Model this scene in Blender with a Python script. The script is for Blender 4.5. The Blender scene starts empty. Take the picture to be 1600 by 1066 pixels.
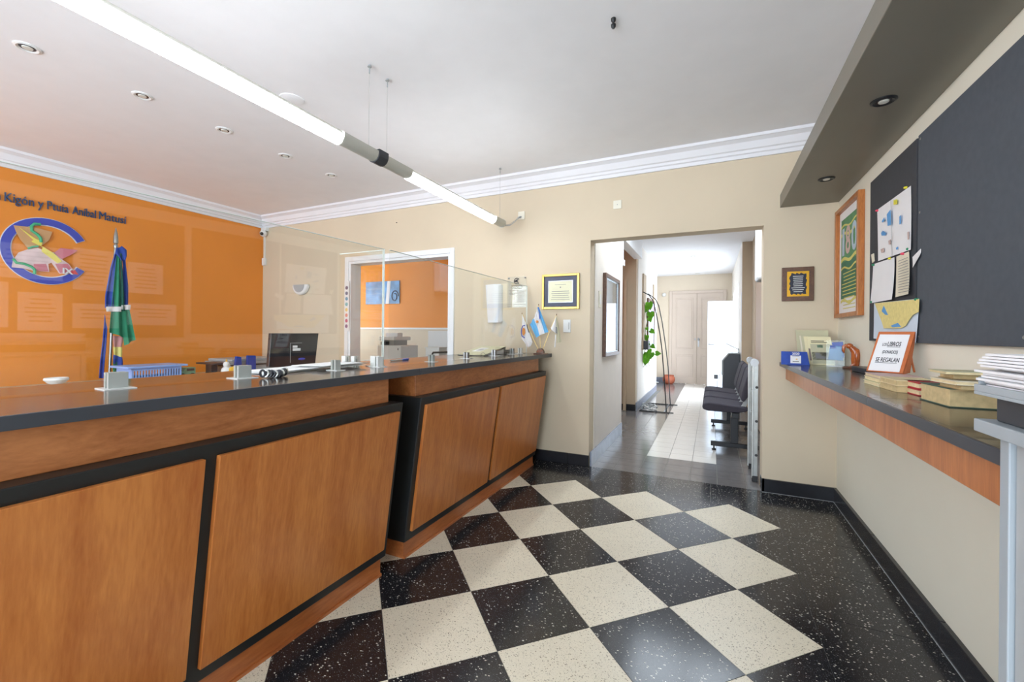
import bpy, bmesh, math, random
from mathutils import Vector, Matrix
random.seed(7)
S = bpy.context.scene
COL = S.collection

# ------------------------------------------------------------------ camera
F_PX, YAW, Y0, CAM_H, ROLL = 667.94, 0.43706, 521.05, 1.209, 0.008727
CY, SY = math.cos(YAW), math.sin(YAW)
cam_data = bpy.data.cameras.new('camera')
cam_data.sensor_fit = 'HORIZONTAL'; cam_data.sensor_width = 36.0
cam_data.lens = F_PX / 1600 * 36.0
cam_data.shift_y = -(533 - Y0) / 1600
cam_data.clip_start = 0.02
cam = bpy.data.objects.new('camera', cam_data); COL.objects.link(cam)
_R = Vector((CY, SY, 0)); _F = Vector((-SY, CY, 0)); _Z = Vector((0, 0, 1))
_right = _R * math.cos(ROLL) + _Z * math.sin(ROLL)
_up = -_R * math.sin(ROLL) + _Z * math.cos(ROLL)
m = Matrix.Identity(4)
for i in range(3):
    m[i][0] = _right[i]; m[i][1] = _up[i]; m[i][2] = -_F[i]
m[0][3], m[1][3], m[2][3] = 0, 0, CAM_H
cam.matrix_world = m
S.camera = cam

def ray(u, v):                       # a pixel of the photograph -> a direction
    du, dv = u - 800, v - Y0
    a = (du * math.cos(ROLL) + dv * math.sin(ROLL)) / F_PX
    b = (-du * math.sin(ROLL) + dv * math.cos(ROLL)) / F_PX
    return Vector((-SY + a * CY, CY + a * SY, -b))
EYE = Vector((0, 0, CAM_H))
def onZ(u, v, z=0): r = ray(u, v); return EYE + r * ((z - CAM_H) / r.z)
def onX(u, v, x): r = ray(u, v); return EYE + r * (x / r.x)
def onY(u, v, y): r = ray(u, v); return EYE + r * (y / r.y)

# ------------------------------------------------------------------ world, light, exposure
def lin(c):
    c = c / 255.0
    return c / 12.92 if c <= 0.04045 else ((c + 0.055) / 1.055) ** 2.4
def rgb(r, g, b): return (lin(r), lin(g), lin(b), 1.0)
SKY_STRENGTH = 9.0
W = bpy.data.worlds.new('daylight'); S.world = W; W.use_nodes = True
bg = W.node_tree.nodes['Background']
bg.inputs[0].default_value = (0.80, 0.90, 1.0, 1); bg.inputs[1].default_value = SKY_STRENGTH
S.view_settings.view_transform = 'Standard'; S.view_settings.look = 'None'
S.view_settings.gamma = 1.0; S.view_settings.use_curve_mapping = False
S.view_settings.exposure = 0.08
TUBE_STRENGTH = 27.0
def portal(name, loc, normal, sx, sy):
    l = bpy.data.lights.new(name, 'AREA'); l.shape = 'RECTANGLE'; l.size = sx; l.size_y = sy
    l.cycles.is_portal = True
    o = bpy.data.objects.new(name, l); COL.objects.link(o)
    o.location = loc; o.rotation_euler = Vector(normal).to_track_quat('-Z', 'Y').to_euler()
portal('portal_added_street_window', (-2.2, -2.86, 1.3), (0, 1, 0), 5.6, 2.5)  # portal of a window added behind the camera to bring in light
portal('portal_corridor_opening', (0.62, 9.6, 1.05), (-1, 0, 0), 2.0, 2.1)
portal('portal_added_skylight', (-0.25, 5.0, 2.79), (0, 0, -1), 1.3, 1.5)  # portal of the unseen skylight added over the corridor
portal('portal_added_lobby_window', (-2.4, 6.15, 1.5), (1, 0, 0), 1.2, 1.9)  # portal of a daylight opening added in the unseen lobby
portal('portal_added_side_window', (-7.05, 5.3, 1.6), (1, 0, 0), 1.5, 1.4)  # portal of an unseen opening added to light the side room

# ------------------------------------------------------------------ materials
MATS = {}
def _new(name):
    mt = bpy.data.materials.new(name); mt.use_nodes = True
    nt = mt.node_tree; b = nt.nodes['Principled BSDF']; MATS[name] = mt
    return mt, nt, b
def N(nt, t, **kw):
    n = nt.nodes.new(t)
    for k, v in kw.items():
        if k.startswith('i_'): n.inputs[k[2:].replace('_', ' ')].default_value = v
        else: setattr(n, k, v)
    return n
def plain(name, col, rough=0.5, metal=0.0, spec=0.5, var=0.05, scale=6.0, bump=0.0, bscale=200.0, coat=0.0):
    mt, nt, b = _new(name)
    pos = N(nt, 'ShaderNodeNewGeometry')
    nz = N(nt, 'ShaderNodeTexNoise', i_Scale=scale, i_Detail=4.0)
    nt.links.new(pos.outputs['Position'], nz.inputs['Vector'])
    rp = N(nt, 'ShaderNodeValToRGB')
    rp.color_ramp.elements[0].position = 0.3; rp.color_ramp.elements[1].position = 0.7
    rp.color_ramp.elements[0].color = tuple(c * (1 - var) for c in col[:3]) + (1,)
    rp.color_ramp.elements[1].color = tuple(min(1, c * (1 + var)) for c in col[:3]) + (1,)
    nt.links.new(nz.outputs['Fac'], rp.inputs['Fac']); nt.links.new(rp.outputs['Color'], b.inputs['Base Color'])
    b.inputs['Roughness'].default_value = rough; b.inputs['Metallic'].default_value = metal
    b.inputs['Specular IOR Level'].default_value = spec; b.inputs['Coat Weight'].default_value = coat
    if bump:
        n2 = N(nt, 'ShaderNodeTexNoise', i_Scale=bscale, i_Detail=2.0)
        nt.links.new(pos.outputs['Position'], n2.inputs['Vector'])
        bp = N(nt, 'ShaderNodeBump', i_Strength=bump, i_Distance=0.002)
        nt.links.new(n2.outputs['Fac'], bp.inputs['Height']); nt.links.new(bp.outputs['Normal'], b.inputs['Normal'])
    return mt
def wood(name, c0, c1, rough=0.35, stretch=(14, 14, 1.4), dist=2.0, coat=0.15):
    mt, nt, b = _new(name)
    pos = N(nt, 'ShaderNodeNewGeometry')
    mp = N(nt, 'ShaderNodeMapping'); mp.inputs['Scale'].default_value = stretch
    nt.links.new(pos.outputs['Position'], mp.inputs['Vector'])
    n1 = N(nt, 'ShaderNodeTexNoise', i_Scale=1.0, i_Detail=8.0, i_Roughness=0.62, i_Distortion=dist)
    nt.links.new(mp.outputs['Vector'], n1.inputs['Vector'])
    mp2 = N(nt, 'ShaderNodeMapping'); mp2.inputs['Scale'].default_value = tuple(s * 9 for s in stretch)
    nt.links.new(pos.outputs['Position'], mp2.inputs['Vector'])
    n2 = N(nt, 'ShaderNodeTexNoise', i_Scale=1.0, i_Detail=3.0)
    nt.links.new(mp2.outputs['Vector'], n2.inputs['Vector'])
    mx = N(nt, 'ShaderNodeMath', operation='MULTIPLY_ADD'); mx.inputs[1].default_value = 0.35
    nt.links.new(n2.outputs['Fac'], mx.inputs[0])
    ml = N(nt, 'ShaderNodeMath', operation='MULTIPLY'); ml.inputs[1].default_value = 0.72
    nt.links.new(n1.outputs['Fac'], ml.inputs[0]); nt.links.new(ml.outputs[0], mx.inputs[2])
    rp = N(nt, 'ShaderNodeValToRGB')
    rp.color_ramp.elements[0].position = 0.36; rp.color_ramp.elements[1].position = 0.68
    rp.color_ramp.elements[0].color = c0; rp.color_ramp.elements[1].color = c1
    nt.links.new(mx.outputs[0], rp.inputs['Fac']); nt.links.new(rp.outputs['Color'], b.inputs['Base Color'])
    b.inputs['Roughness'].default_value = rough; b.inputs['Coat Weight'].default_value = coat
    b.inputs['Coat Roughness'].default_value = 0.25
    bp = N(nt, 'ShaderNodeBump', i_Strength=0.12, i_Distance=0.001)
    nt.links.new(n2.outputs['Fac'], bp.inputs['Height']); nt.links.new(bp.outputs['Normal'], b.inputs['Normal'])
    return mt
def terrazzo(name, base, chip, chip2, scale, thr, rough=0.2):
    mt, nt, b = _new(name)
    pos = N(nt, 'ShaderNodeNewGeometry')
    def layer(sc, lo, hi, seed):
        mp = N(nt, 'ShaderNodeMapping'); mp.inputs['Location'].default_value = (seed, seed * 2.3, 0)
        mp.inputs['Scale'].default_value = (sc, sc * 1.5, sc); mp.inputs['Rotation'].default_value = (0, 0, seed)
        nt.links.new(pos.outputs['Position'], mp.inputs['Vector'])
        vo = N(nt, 'ShaderNodeTexVoronoi', i_Scale=1.0)
        nt.links.new(mp.outputs['Vector'], vo.inputs['Vector'])
        sep = N(nt, 'ShaderNodeSeparateColor'); nt.links.new(vo.outputs['Color'], sep.inputs['Color'])
        # chip radius depends on the cell's own random value
        mul = N(nt, 'ShaderNodeMapRange'); mul.inputs['From Min'].default_value = lo; mul.inputs['From Max'].default_value = 1
        mul.inputs['To Min'].default_value = 0.0; mul.inputs['To Max'].default_value = hi
        nt.links.new(sep.outputs['Red'], mul.inputs['Value'])
        lt = N(nt, 'ShaderNodeMath', operation='LESS_THAN')
        nt.links.new(vo.outputs['Distance'], lt.inputs[0]); nt.links.new(mul.outputs[0], lt.inputs[1])
        return lt.outputs[0]
    a = layer(scale, 1 - thr, 0.42, 1.3); c = layer(scale * 2.4, 1 - thr * 1.6, 0.40, 4.1)
    nz = N(nt, 'ShaderNodeTexNoise', i_Scale=3.0, i_Detail=5.0); nt.links.new(pos.outputs['Position'], nz.inputs['Vector'])
    m0 = N(nt, 'ShaderNodeMix', data_type='RGBA'); m0.inputs[6].default_value = tuple(x * 0.86 for x in base[:3]) + (1,); m0.inputs[7].default_value = tuple(min(1, x * 1.1) for x in base[:3]) + (1,)
    nt.links.new(nz.outputs['Fac'], m0.inputs[0])
    m1 = N(nt, 'ShaderNodeMix', data_type='RGBA'); m1.inputs[7].default_value = chip2
    nt.links.new(c, m1.inputs[0]); nt.links.new(m0.outputs[2], m1.inputs[6])
    m2 = N(nt, 'ShaderNodeMix', data_type='RGBA'); m2.inputs[7].default_value = chip
    nt.links.new(a, m2.inputs[0]); nt.links.new(m1.outputs[2], m2.inputs[6])
    nt.links.new(m2.outputs[2], b.inputs['Base Color'])
    b.inputs['Roughness'].default_value = rough
    return mt
def acrylic(name, tint=(0.97, 0.985, 0.98, 1), f0=0.05):
    mt, nt, b = _new(name); nt.nodes.remove(b)
    out = nt.nodes['Material Output']
    tr = N(nt, 'ShaderNodeBsdfTransparent'); tr.inputs[0].default_value = tint
    gl = N(nt, 'ShaderNodeBsdfGlossy'); gl.inputs['Roughness'].default_value = 0.015
    lw = N(nt, 'ShaderNodeLayerWeight'); lw.inputs[0].default_value = 0.5
    pw = N(nt, 'ShaderNodeMath', operation='POWER'); pw.inputs[1].default_value = 4.5
    nt.links.new(lw.outputs['Facing'], pw.inputs[0])
    ma = N(nt, 'ShaderNodeMath', operation='MULTIPLY_ADD'); ma.inputs[1].default_value = 0.9; ma.inputs[2].default_value = f0
    nt.links.new(pw.outputs[0], ma.inputs[0])
    mx = N(nt, 'ShaderNodeMixShader')
    nt.links.new(ma.outputs[0], mx.inputs[0]); nt.links.new(tr.outputs[0], mx.inputs[1]); nt.links.new(gl.outputs[0], mx.inputs[2])
    nt.links.new(mx.outputs[0], out.inputs[0])
    return mt
def emit(name, col, st):
    mt, nt, b = _new(name)
    b.inputs['Base Color'].default_value = col
    b.inputs['Emission Color'].default_value = col; b.inputs['Emission Strength'].default_value = st
    return mt

plain('ceiling_paint', rgb(240, 240, 243), 0.85, var=0.015)
plain('cream_wall', rgb(212, 197, 172), 0.7, var=0.03, scale=2.0, bump=0.1, bscale=60)
plain('cream_wall_pale', rgb(232, 228, 212), 0.6, var=0.02, scale=2.0)
plain('beige_wall', rgb(218, 204, 184), 0.7, var=0.03, scale=2.0)
plain('corridor_white', rgb(228, 222, 214), 0.7, var=0.02)
plain('tan_wall', rgb(188, 168, 144), 0.7, var=0.03)
plain('orange_wall', rgb(234, 142, 44), 0.6, var=0.03, scale=2.0)
plain('white_gloss', rgb(235, 238, 242), 0.35, var=0.01)
plain('moulding_white', rgb(232, 232, 236), 0.55, var=0.01)
plain('soffit_grey', rgb(122, 118, 107), 0.42, var=0.05, scale=3.0)
plain('board_felt', rgb(78, 84, 92), 0.9, var=0.06, scale=40, bump=0.5, bscale=700)
plain('board_felt_dark', rgb(62, 64, 69), 0.9, var=0.06, scale=40, bump=0.5, bscale=700)
terrazzo('terrazzo_white', rgb(224, 215, 194), rgb(122, 108, 88), rgb(158, 144, 120), 135, 0.5, 0.3)
terrazzo('terrazzo_dark', rgb(34, 34, 38), rgb(196, 192, 178), rgb(104, 104, 104), 95, 0.30, 0.17)
plain('joint_grey', rgb(128, 126, 120), 0.8)
plain('corridor_tile_dark', rgb(110, 107, 107), 0.16, var=0.10, scale=14)
plain('corridor_tile_white', rgb(222, 218, 212), 0.18, var=0.03, scale=8)
plain('corridor_joint', rgb(124, 121, 116), 0.8)
plain('skirting_black', rgb(34, 35, 40), 0.22, var=0.1, scale=20)
plain('skirting_tile', rgb(138, 146, 162), 0.2, var=0.06, scale=12)
wood('panel_wood', rgb(170, 94, 40), rgb(204, 130, 66), 0.34, (13, 13, 0.8), 0.7)
wood('fascia_wood', rgb(160, 94, 50), rgb(198, 128, 76), 0.38, (12, 3.5, 12), 2.0)
wood('plinth_wood', rgb(150, 82, 40), rgb(190, 114, 62), 0.36, (9, 1.5, 9), 1.2)
wood('shelf_wood', rgb(158, 92, 50), rgb(196, 126, 74), 0.35, (16, 16, 1.6), 1.2)
wood('frame_wood', rgb(150, 84, 34), rgb(190, 118, 56), 0.35, (30, 30, 4), 1.0)
wood('dark_wood', rgb(78, 50, 36), rgb(112, 76, 54), 0.4, (30, 30, 30), 1.0)
wood('carved_wood', rgb(132, 58, 22), rgb(196, 104, 44), 0.25, (40, 40, 14), 1.5, 0.5)
plain('counter_black', rgb(30, 32, 33), 0.45, var=0.08)
plain('worktop_brown', rgb(66, 58, 52), 0.17, var=0.06, scale=30, coat=0.2)
plain('worktop_edge', rgb(60, 64, 72), 0.32, var=0.05)
acrylic('clear_acrylic')
acrylic('thin_clear', f0=0.015)
plain('acrylic_edge', rgb(225, 235, 232), 0.25, var=0.01)
plain('frosted_block', rgb(226, 228, 226), 0.25, var=0.01)
plain('grey_block', rgb(172, 176, 172), 0.3, var=0.02)
plain('aluminium', rgb(190, 192, 190), 0.35, 0.75, var=0.04)
plain('brushed_aluminium', rgb(164, 166, 164), 0.32, 0.8, var=0.08, scale=30)
plain('fixture_grey', rgb(196, 196, 188), 0.4, 0.2, var=0.02)
plain('black_plastic', rgb(26, 27, 30), 0.4, var=0.08)
plain('dark_plastic', rgb(52, 55, 62), 0.4, var=0.05)
plain('monitor_black', rgb(40, 42, 48), 0.22, var=0.05)
plain('white_plastic', rgb(228, 229, 228), 0.4, var=0.01)
plain('grey_plastic', rgb(168, 172, 174), 0.45, var=0.02)
plain('grey_laminate', rgb(160, 168, 174), 0.45, var=0.02)
plain('paper', rgb(232, 232, 234), 0.8, var=0.015, scale=10)
plain('paper_warm', rgb(226, 218, 196), 0.8, var=0.03, scale=20)
plain('old_pages', rgb(206, 184, 138), 0.85, var=0.12, scale=60)
plain('page_edge', rgb(226, 208, 166), 0.85, var=0.08, scale=80)
plain('kraft', rgb(170, 142, 100), 0.8, var=0.1, scale=15)
plain('ink', rgb(40, 42, 50), 0.8)
plain('ink_soft', rgb(128, 128, 128), 0.8)
plain('gold_frame', rgb(200, 168, 92), 0.28, 0.75, var=0.08, scale=30)
plain('slate_mat', rgb(92, 96, 112), 0.8)
plain('cream_paper', rgb(232, 230, 200), 0.8)
plain('plaque_yellow', rgb(226, 170, 32), 0.35, 0.3)
plain('plaque_navy', rgb(30, 34, 56), 0.35)
plain('navy_letter', rgb(44, 72, 112), 0.45)
plain('emblem_blue', rgb(62, 72, 178), 0.4)
plain('emblem_white', rgb(224, 224, 228), 0.5)
plain('emblem_tan', rgb(206, 160, 112), 0.5, var=0.1)
plain('emblem_green', rgb(70, 170, 122), 0.5)
plain('emblem_yellow', rgb(236, 220, 104), 0.5)
plain('emblem_pink', rgb(206, 120, 134), 0.5, var=0.15)
plain('emblem_pale', rgb(226, 200, 200), 0.5, var=0.15, scale=9)
plain('emblem_red', rgb(206, 52, 58), 0.5)
plain('flag_green', rgb(26, 128, 92), 0.7, var=0.1, scale=14)
plain('flag_dark_green', rgb(14, 84, 70), 0.7, var=0.1, scale=14)
plain('flag_blue', rgb(36, 68, 160), 0.7, var=0.1, scale=14)
plain('flag_rose', rgb(190, 130, 130), 0.7)
plain('flag_sky', rgb(98, 172, 222), 0.6, var=0.08, scale=30)
plain('flag_white', rgb(228, 226, 226), 0.7, var=0.03)
plain('flag_khaki', rgb(190, 184, 156), 0.7, var=0.05)
plain('sun_orange', rgb(206, 132, 60), 0.6)
plain('basket_blue', rgb(140, 176, 236), 0.4, var=0.02)
plain('pen_blue', rgb(40, 84, 190), 0.3)
plain('toy_green', rgb(116, 160, 132), 0.5)
plain('toy_yellow', rgb(240, 186, 60), 0.5)
plain('calendar_blue', rgb(38, 74, 168), 0.3, var=0.12, scale=30)
plain('book_red', rgb(186, 42, 54), 0.5)
plain('book_green', rgb(70, 92, 78), 0.6)
plain('book_olive', rgb(196, 192, 160), 0.7, var=0.05)
plain('book_cream', rgb(232, 222, 180), 0.6, var=0.04)
plain('leather_tan', rgb(196, 108, 58), 0.5, var=0.08, scale=40, bump=0.2)
plain('poster_green', rgb(72, 138, 92), 0.5, var=0.2, scale=14)
plain('poster_dark_green', rgb(32, 108, 82), 0.5, var=0.2, scale=18)
plain('poster_yellow', rgb(214, 206, 110), 0.5)
plain('poster_blue', rgb(176, 196, 214), 0.5)
plain('poster_pink', rgb(206, 176, 172), 0.5)
plain('map_yellow', rgb(228, 212, 138), 0.7, var=0.08, scale=60)
plain('map_water', rgb(206, 220, 234), 0.7)
plain('pencil_blue', rgb(96, 158, 214), 0.8)
plain('pencil_brown', rgb(196, 172, 166), 0.8)
plain('pin_green', rgb(30, 130, 90), 0.4); plain('pin_yellow', rgb(220, 210, 40), 0.4); plain('pin_red', rgb(220, 60, 90), 0.4)
plain('seat_fabric', rgb(58, 54, 64), 0.85, var=0.08, scale=60, bump=0.3, bscale=500)
plain('black_metal', rgb(28, 29, 33), 0.4, 0.3, var=0.05)
plain('wire_black', rgb(46, 50, 54), 0.35, 0.4)
plain('door_paint', rgb(206, 190, 176), 0.5, var=0.02)
plain('white_door', rgb(224, 234, 246), 0.3, var=0.01)
plain('steel', rgb(150, 150, 150), 0.3, 0.9)
plain('leaf_green', rgb(104, 178, 36), 0.4, var=0.25, scale=12)
plain('stem_green', rgb(96, 120, 70), 0.6)
plain('terracotta', rgb(178, 96, 68), 0.6, var=0.1, scale=20)
plain('mirror_glass', rgb(206, 220, 238), 0.03, 1.0, var=0.0)
plain('glass_dark', rgb(70, 70, 72), 0.1)
plain('room_floor', rgb(120, 112, 104), 0.4, var=0.05)
plain('desk_top', rgb(196, 170, 140), 0.4, var=0.05)
plain('poster_sea', rgb(100, 150, 200), 0.4, var=0.35, scale=5)
plain('lamp_off', rgb(214, 214, 206), 0.3)
emit('tube_light', (0.93, 0.97, 1.0, 1), TUBE_STRENGTH)
DOTS = [plain('dot_%d' % i, rgb(*c), 0.6) for i, c in enumerate([(70, 70, 110), (60, 90, 130), (70, 140, 170), (110, 180, 190), (236, 200, 120), (232, 140, 130), (190, 80, 120), (120, 80, 130)])]

# ------------------------------------------------------------------ mesh helpers
class MB:
    def __init__(s): s.v = []; s.f = []; s.sm = False
    def add(s, v, f):
        n = len(s.v); s.v += [Vector(p) for p in v]; s.f += [tuple(i + n for i in q) for q in f]; return s
    def box(s, x0, x1, y0, y1, z0, z1):
        return s.add([(x0, y0, z0), (x1, y0, z0), (x1, y1, z0), (x0, y1, z0), (x0, y0, z1), (x1, y0, z1), (x1, y1, z1), (x0, y1, z1)],
                     [(0, 3, 2, 1), (4, 5, 6, 7), (0, 1, 5, 4), (1, 2, 6, 5), (2, 3, 7, 6), (3, 0, 4, 7)])
    def ext(s, pts, n):                                     # a planar outline given some thickness
        pts = [Vector(p) for p in pts]; n = Vector(n); k = len(pts)
        return s.add(pts + [p + n for p in pts], [tuple(range(k - 1, -1, -1)), tuple(range(k, 2 * k))] + [(i, (i + 1) % k, (i + 1) % k + k, i + k) for i in range(k)])
    def prism_y(s, prof, y0, y1): return s.ext([(x, y0, z) for x, z in prof], (0, y1 - y0, 0))
    def prism_x(s, prof, x0, x1): return s.ext([(x0, y, z) for y, z in prof], (x1 - x0, 0, 0))
    def tube(s, path, r, seg=8, closed=False):
        path = [Vector(p) for p in path]; n = len(path); rr = r if isinstance(r, (list, tuple)) else [r] * n
        base = len(s.v); prev = None
        for i, p in enumerate(path):
            a = path[(i - 1) % n] if (closed or i > 0) else p; b = path[(i + 1) % n] if (closed or i < n - 1) else p
            t = (b - a).normalized()
            up = prev if prev is not None else (Vector((0, 0, 1)) if abs(t.z) < 0.9 else Vector((1, 0, 0)))
            x = (up - t * up.dot(t)).normalized(); y = t.cross(x); prev = x
            for k in range(seg):
                an = 2 * math.pi * k / seg; s.v.append(p + (x * math.cos(an) + y * math.sin(an)) * rr[i])
        m_ = n if closed else n - 1
        for i in range(m_):
            for k in range(seg):
                a = base + i * seg; b = base + ((i + 1) % n) * seg; k2 = (k + 1) % seg
                s.f.append((a + k, a + k2, b + k2, b + k))
        if not closed:
            s.f.append(tuple(base + k for k in range(seg - 1, -1, -1))); s.f.append(tuple(base + (n - 1) * seg + k for k in range(seg)))
        s.sm = True; return s
    def lathe(s, prof, c, seg=20, axis=(0, 0, 1)):
        ax = Vector(axis).normalized(); c = Vector(c)
        x = ax.orthogonal().normalized(); y = ax.cross(x); base = len(s.v); n = len(prof)
        for r, h in prof:
            for k in range(seg):
                an = 2 * math.pi * k / seg; s.v.append(c + ax * h + (x * math.cos(an) + y * math.sin(an)) * r)
        for i in range(n - 1):
            for k in range(seg):
                a = base + i * seg; b = a + seg; k2 = (k + 1) % seg; s.f.append((a + k, a + k2, b + k2, b + k))
        s.f.append(tuple(base + k for k in range(seg - 1, -1, -1))); s.f.append(tuple(base + (n - 1) * seg + k for k in range(seg)))
        s.sm = True; return s
    def ell(s, c, r, seg=14, rings=9, rot=None):
        prof = []; c = Vector(c); base = len(s.v)
        for i in range(rings + 1):
            t = math.pi * i / rings
            for k in range(seg):
                an = 2 * math.pi * k / seg
                p = Vector((math.sin(t) * math.cos(an) * r[0], math.sin(t) * math.sin(an) * r[1], math.cos(t) * r[2]))
                if rot: p = rot @ p
                s.v.append(c + p)
        for i in range(rings):
            for k in range(seg):
                a = base + i * seg; b = a + seg; k2 = (k + 1) % seg; s.f.append((a + k, b + k, b + k2, a + k2))
        s.sm = True; return s
    def sheet(s, rows, th=0.0015):                          # a grid of points turned into thin cloth or paper
        nr, nc = len(rows), len(rows[0]); pts = [Vector(p) for r in rows for p in r]
        nrm = ((pts[1] - pts[0]).cross(pts[nc] - pts[0])).normalized() * th; k = nr * nc
        f = []
        for i in range(nr - 1):
            for j in range(nc - 1):
                a = i * nc + j; q = (a, a + 1, a + nc + 1, a + nc); f.append(q); f.append(tuple(k + x for x in reversed(q)))
        ring = [j for j in range(nc)] + [i * nc + nc - 1 for i in range(1, nr)] + [(nr - 1) * nc + j for j in range(nc - 2, -1, -1)] + [i * nc for i in range(nr - 2, 0, -1)]
        for i in range(len(ring)):
            a, b = ring[i], ring[(i + 1) % len(ring)]; f.append((b, a, a + k, b + k))
        s.add(pts + [p + nrm for p in pts], f); s.sm = True; return s

WL = {}
def wloc(o): return WL.get(o.name, Vector((0, 0, 0)))
def thing(name, label=None, cat=None, loc=(0, 0, 0), group=None, kind=None):
    o = bpy.data.objects.new(name, None); COL.objects.link(o); o.location = loc; o.empty_display_size = 0.05
    WL[o.name] = Vector(loc); tag(o, label, cat, group, kind); return o
def tag(o, label=None, cat=None, group=None, kind=None):
    if label: o['label'] = label
    if cat: o['category'] = cat
    if group: o['group'] = group
    if kind: o['kind'] = kind
    return o
def part(name, mb, mat, parent=None, bevel=0.0, label=None, org=None):
    """one mesh object from world-space geometry; its origin is its parent's (or org)"""
    me = bpy.data.meshes.new(name); o = bpy.data.objects.new(name, me); COL.objects.link(o)
    pl = wloc(parent) if parent else Vector((0, 0, 0))
    if org is None:
        if parent: org = pl
        else:
            xs = [p.x for p in mb.v]; ys = [p.y for p in mb.v]
            org = Vector(((min(xs) + max(xs)) / 2, (min(ys) + max(ys)) / 2, min(p.z for p in mb.v)))
    org = Vector(org)
    bm = bmesh.new(); vs = [bm.verts.new(p - org) for p in mb.v]
    for f in mb.f:
        try: bm.faces.new([vs[i] for i in f])
        except ValueError: pass
    bmesh.ops.recalc_face_normals(bm, faces=bm.faces); bm.to_mesh(me); bm.free()
    if mb.sm:
        me.shade_smooth(); me.set_sharp_from_angle(angle=math.radians(38))
    me.materials.append(MATS[mat] if isinstance(mat, str) else mat)
    o.location = org - pl; WL[o.name] = org
    if parent: o.parent = parent
    if bevel:
        b = o.modifiers.new('edge', 'BEVEL'); b.width = bevel; b.segments = 2; b.limit_method = 'ANGLE'
    if label: o['label'] = label
    return o
def one(name, mb, mat, label, cat, group=None, bevel=0.0):
    return tag(part(name, mb, mat, None, bevel), label, cat, group)
def struct(name, mb, mat, bevel=0.0): return tag(part(name, mb, mat, None, bevel), kind='structure')
def dup(root, loc, label=None, group=None):
    r = root.copy(); COL.objects.link(r); r.location = loc; WL[r.name] = Vector(loc)
    if label: r['label'] = label
    if group: r['group'] = group
    for ch in list(root.children):
        c = ch.copy(); COL.objects.link(c); c.parent = r
        for g in list(ch.children):
            d = g.copy(); COL.objects.link(d); d.parent = c
    return r
def text_mb(s, org, ux, uy, size, th=0.001, width=None, bold=0.0):
    cu = bpy.data.curves.new('t', 'FONT'); cu.body = s; cu.size = 1.0; cu.offset = bold; cu.resolution_u = 3
    ob = bpy.data.objects.new('t', cu); COL.objects.link(ob)
    dg = bpy.context.evaluated_depsgraph_get(); me = bpy.data.meshes.new_from_object(ob.evaluated_get(dg))
    vs = [v.co.copy() for v in me.vertices]; fs = [tuple(p.vertices) for p in me.polygons]
    bpy.data.objects.remove(ob); bpy.data.curves.remove(cu); bpy.data.meshes.remove(me)
    x0 = min(v.x for v in vs); x1 = max(v.x for v in vs)
    sx = size if width is None else width / (x1 - x0)
    ux = Vector(ux).normalized(); uy = Vector(uy).normalized(); n = ux.cross(uy).normalized(); org = Vector(org)
    P = [org + ux * ((v.x - x0) * sx) + uy * (v.y * size) for v in vs]; k = len(P)
    mb = MB(); mb.v = P + [p + n * th for p in P]
    mb.f = [tuple(reversed(f)) for f in fs] + [tuple(i + k for i in f) for f in fs]
    cnt = {}
    for f in fs:
        for i in range(len(f)):
            e = (f[i], f[(i + 1) % len(f)]); cnt[e] = 1
    for (a, b) in cnt:
        if (b, a) not in cnt: mb.f.append((a, b, b + k, a + k))
    return mb
def lines_mb(org, ux, uy, w, rows, pitch, h, th=0.0008, seed=1, ragged=0.35):
    rnd = random.Random(seed); mb = MB(); ux = Vector(ux); uy = Vector(uy); n = ux.cross(uy).normalized(); org = Vector(org)
    for i in range(rows):
        L = w * (1 - ragged * rnd.random()); a = org - uy * (i * pitch) + ux * ((w - L) / 2)
        mb.ext([a, a + ux * L, a + ux * L + uy * h, a + uy * h], n * th)
    return mb
def join(*mbs):
    r = MB()
    for q in mbs: r.add(q.v, q.f); r.sm = r.sm or q.sm
    return r
X_, Y_, Z_ = Vector((1, 0, 0)), Vector((0, 1, 0)), Vector((0, 0, 1))

# ------------------------------------------------------------------ room shell
XR, XO, YB, YN, HC = 0.835, -5.55, 3.84, -2.8, 2.75       # right wall, orange wall, back wall, street wall, ceiling
DX0, DX1, DH = -1.009, 0.361, 2.066                       # opening to the corridor
WX0, WX1, WH = -3.97, -2.52, 2.055                        # doorway to the side room
fl = struct('floor', MB().box(XO, XR, YN, YB, -0.06, -0.004), 'joint_grey')
struct('ceiling', MB().box(XO - .1, XR + .1, YN - .1, YB + .15, HC, HC + .1), 'ceiling_paint')
struct('wall_right', MB().box(XR, XR + .15, YN, YB + .15, 0, HC), 'cream_wall_pale')
struct('wall_left', MB().box(XO - .15, XO, YN, YB + .15, 0, HC), 'orange_wall')
wb = MB()
for a, b, z0 in ((XO, WX0, 0), (WX0, WX1, WH), (WX1, DX0, 0), (DX0, DX1, DH), (DX1, XR, 0)):
    wb.box(a, b, YB, YB + .15, z0, HC)
struct('wall_back', wb, 'cream_wall')
ws = MB(); ws.box(XO, -5.0, YN - .15, YN, 0, HC).box(.6, XR, YN - .15, YN, 0, HC).box(-5.0, .6, YN - .15, YN, 0, .06).box(-5.0, .6, YN - .15, YN, 2.55, HC)
struct('wall_front', ws, 'cream_wall')
wn = struct('added_street_window', MB().box(-5.0, .6, YN - .12, YN - .06, .06, .12).box(-5.0, .6, YN - .12, YN - .06, 2.49, 2.55), 'white_gloss')  # unseen street window, added so that daylight fills the room
for k in range(5): part('mullion', MB().box(-5.0 + k * 1.385, -4.94 + k * 1.385, YN - .12, YN - .06, .12, 2.49), 'white_gloss', wn)

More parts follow.
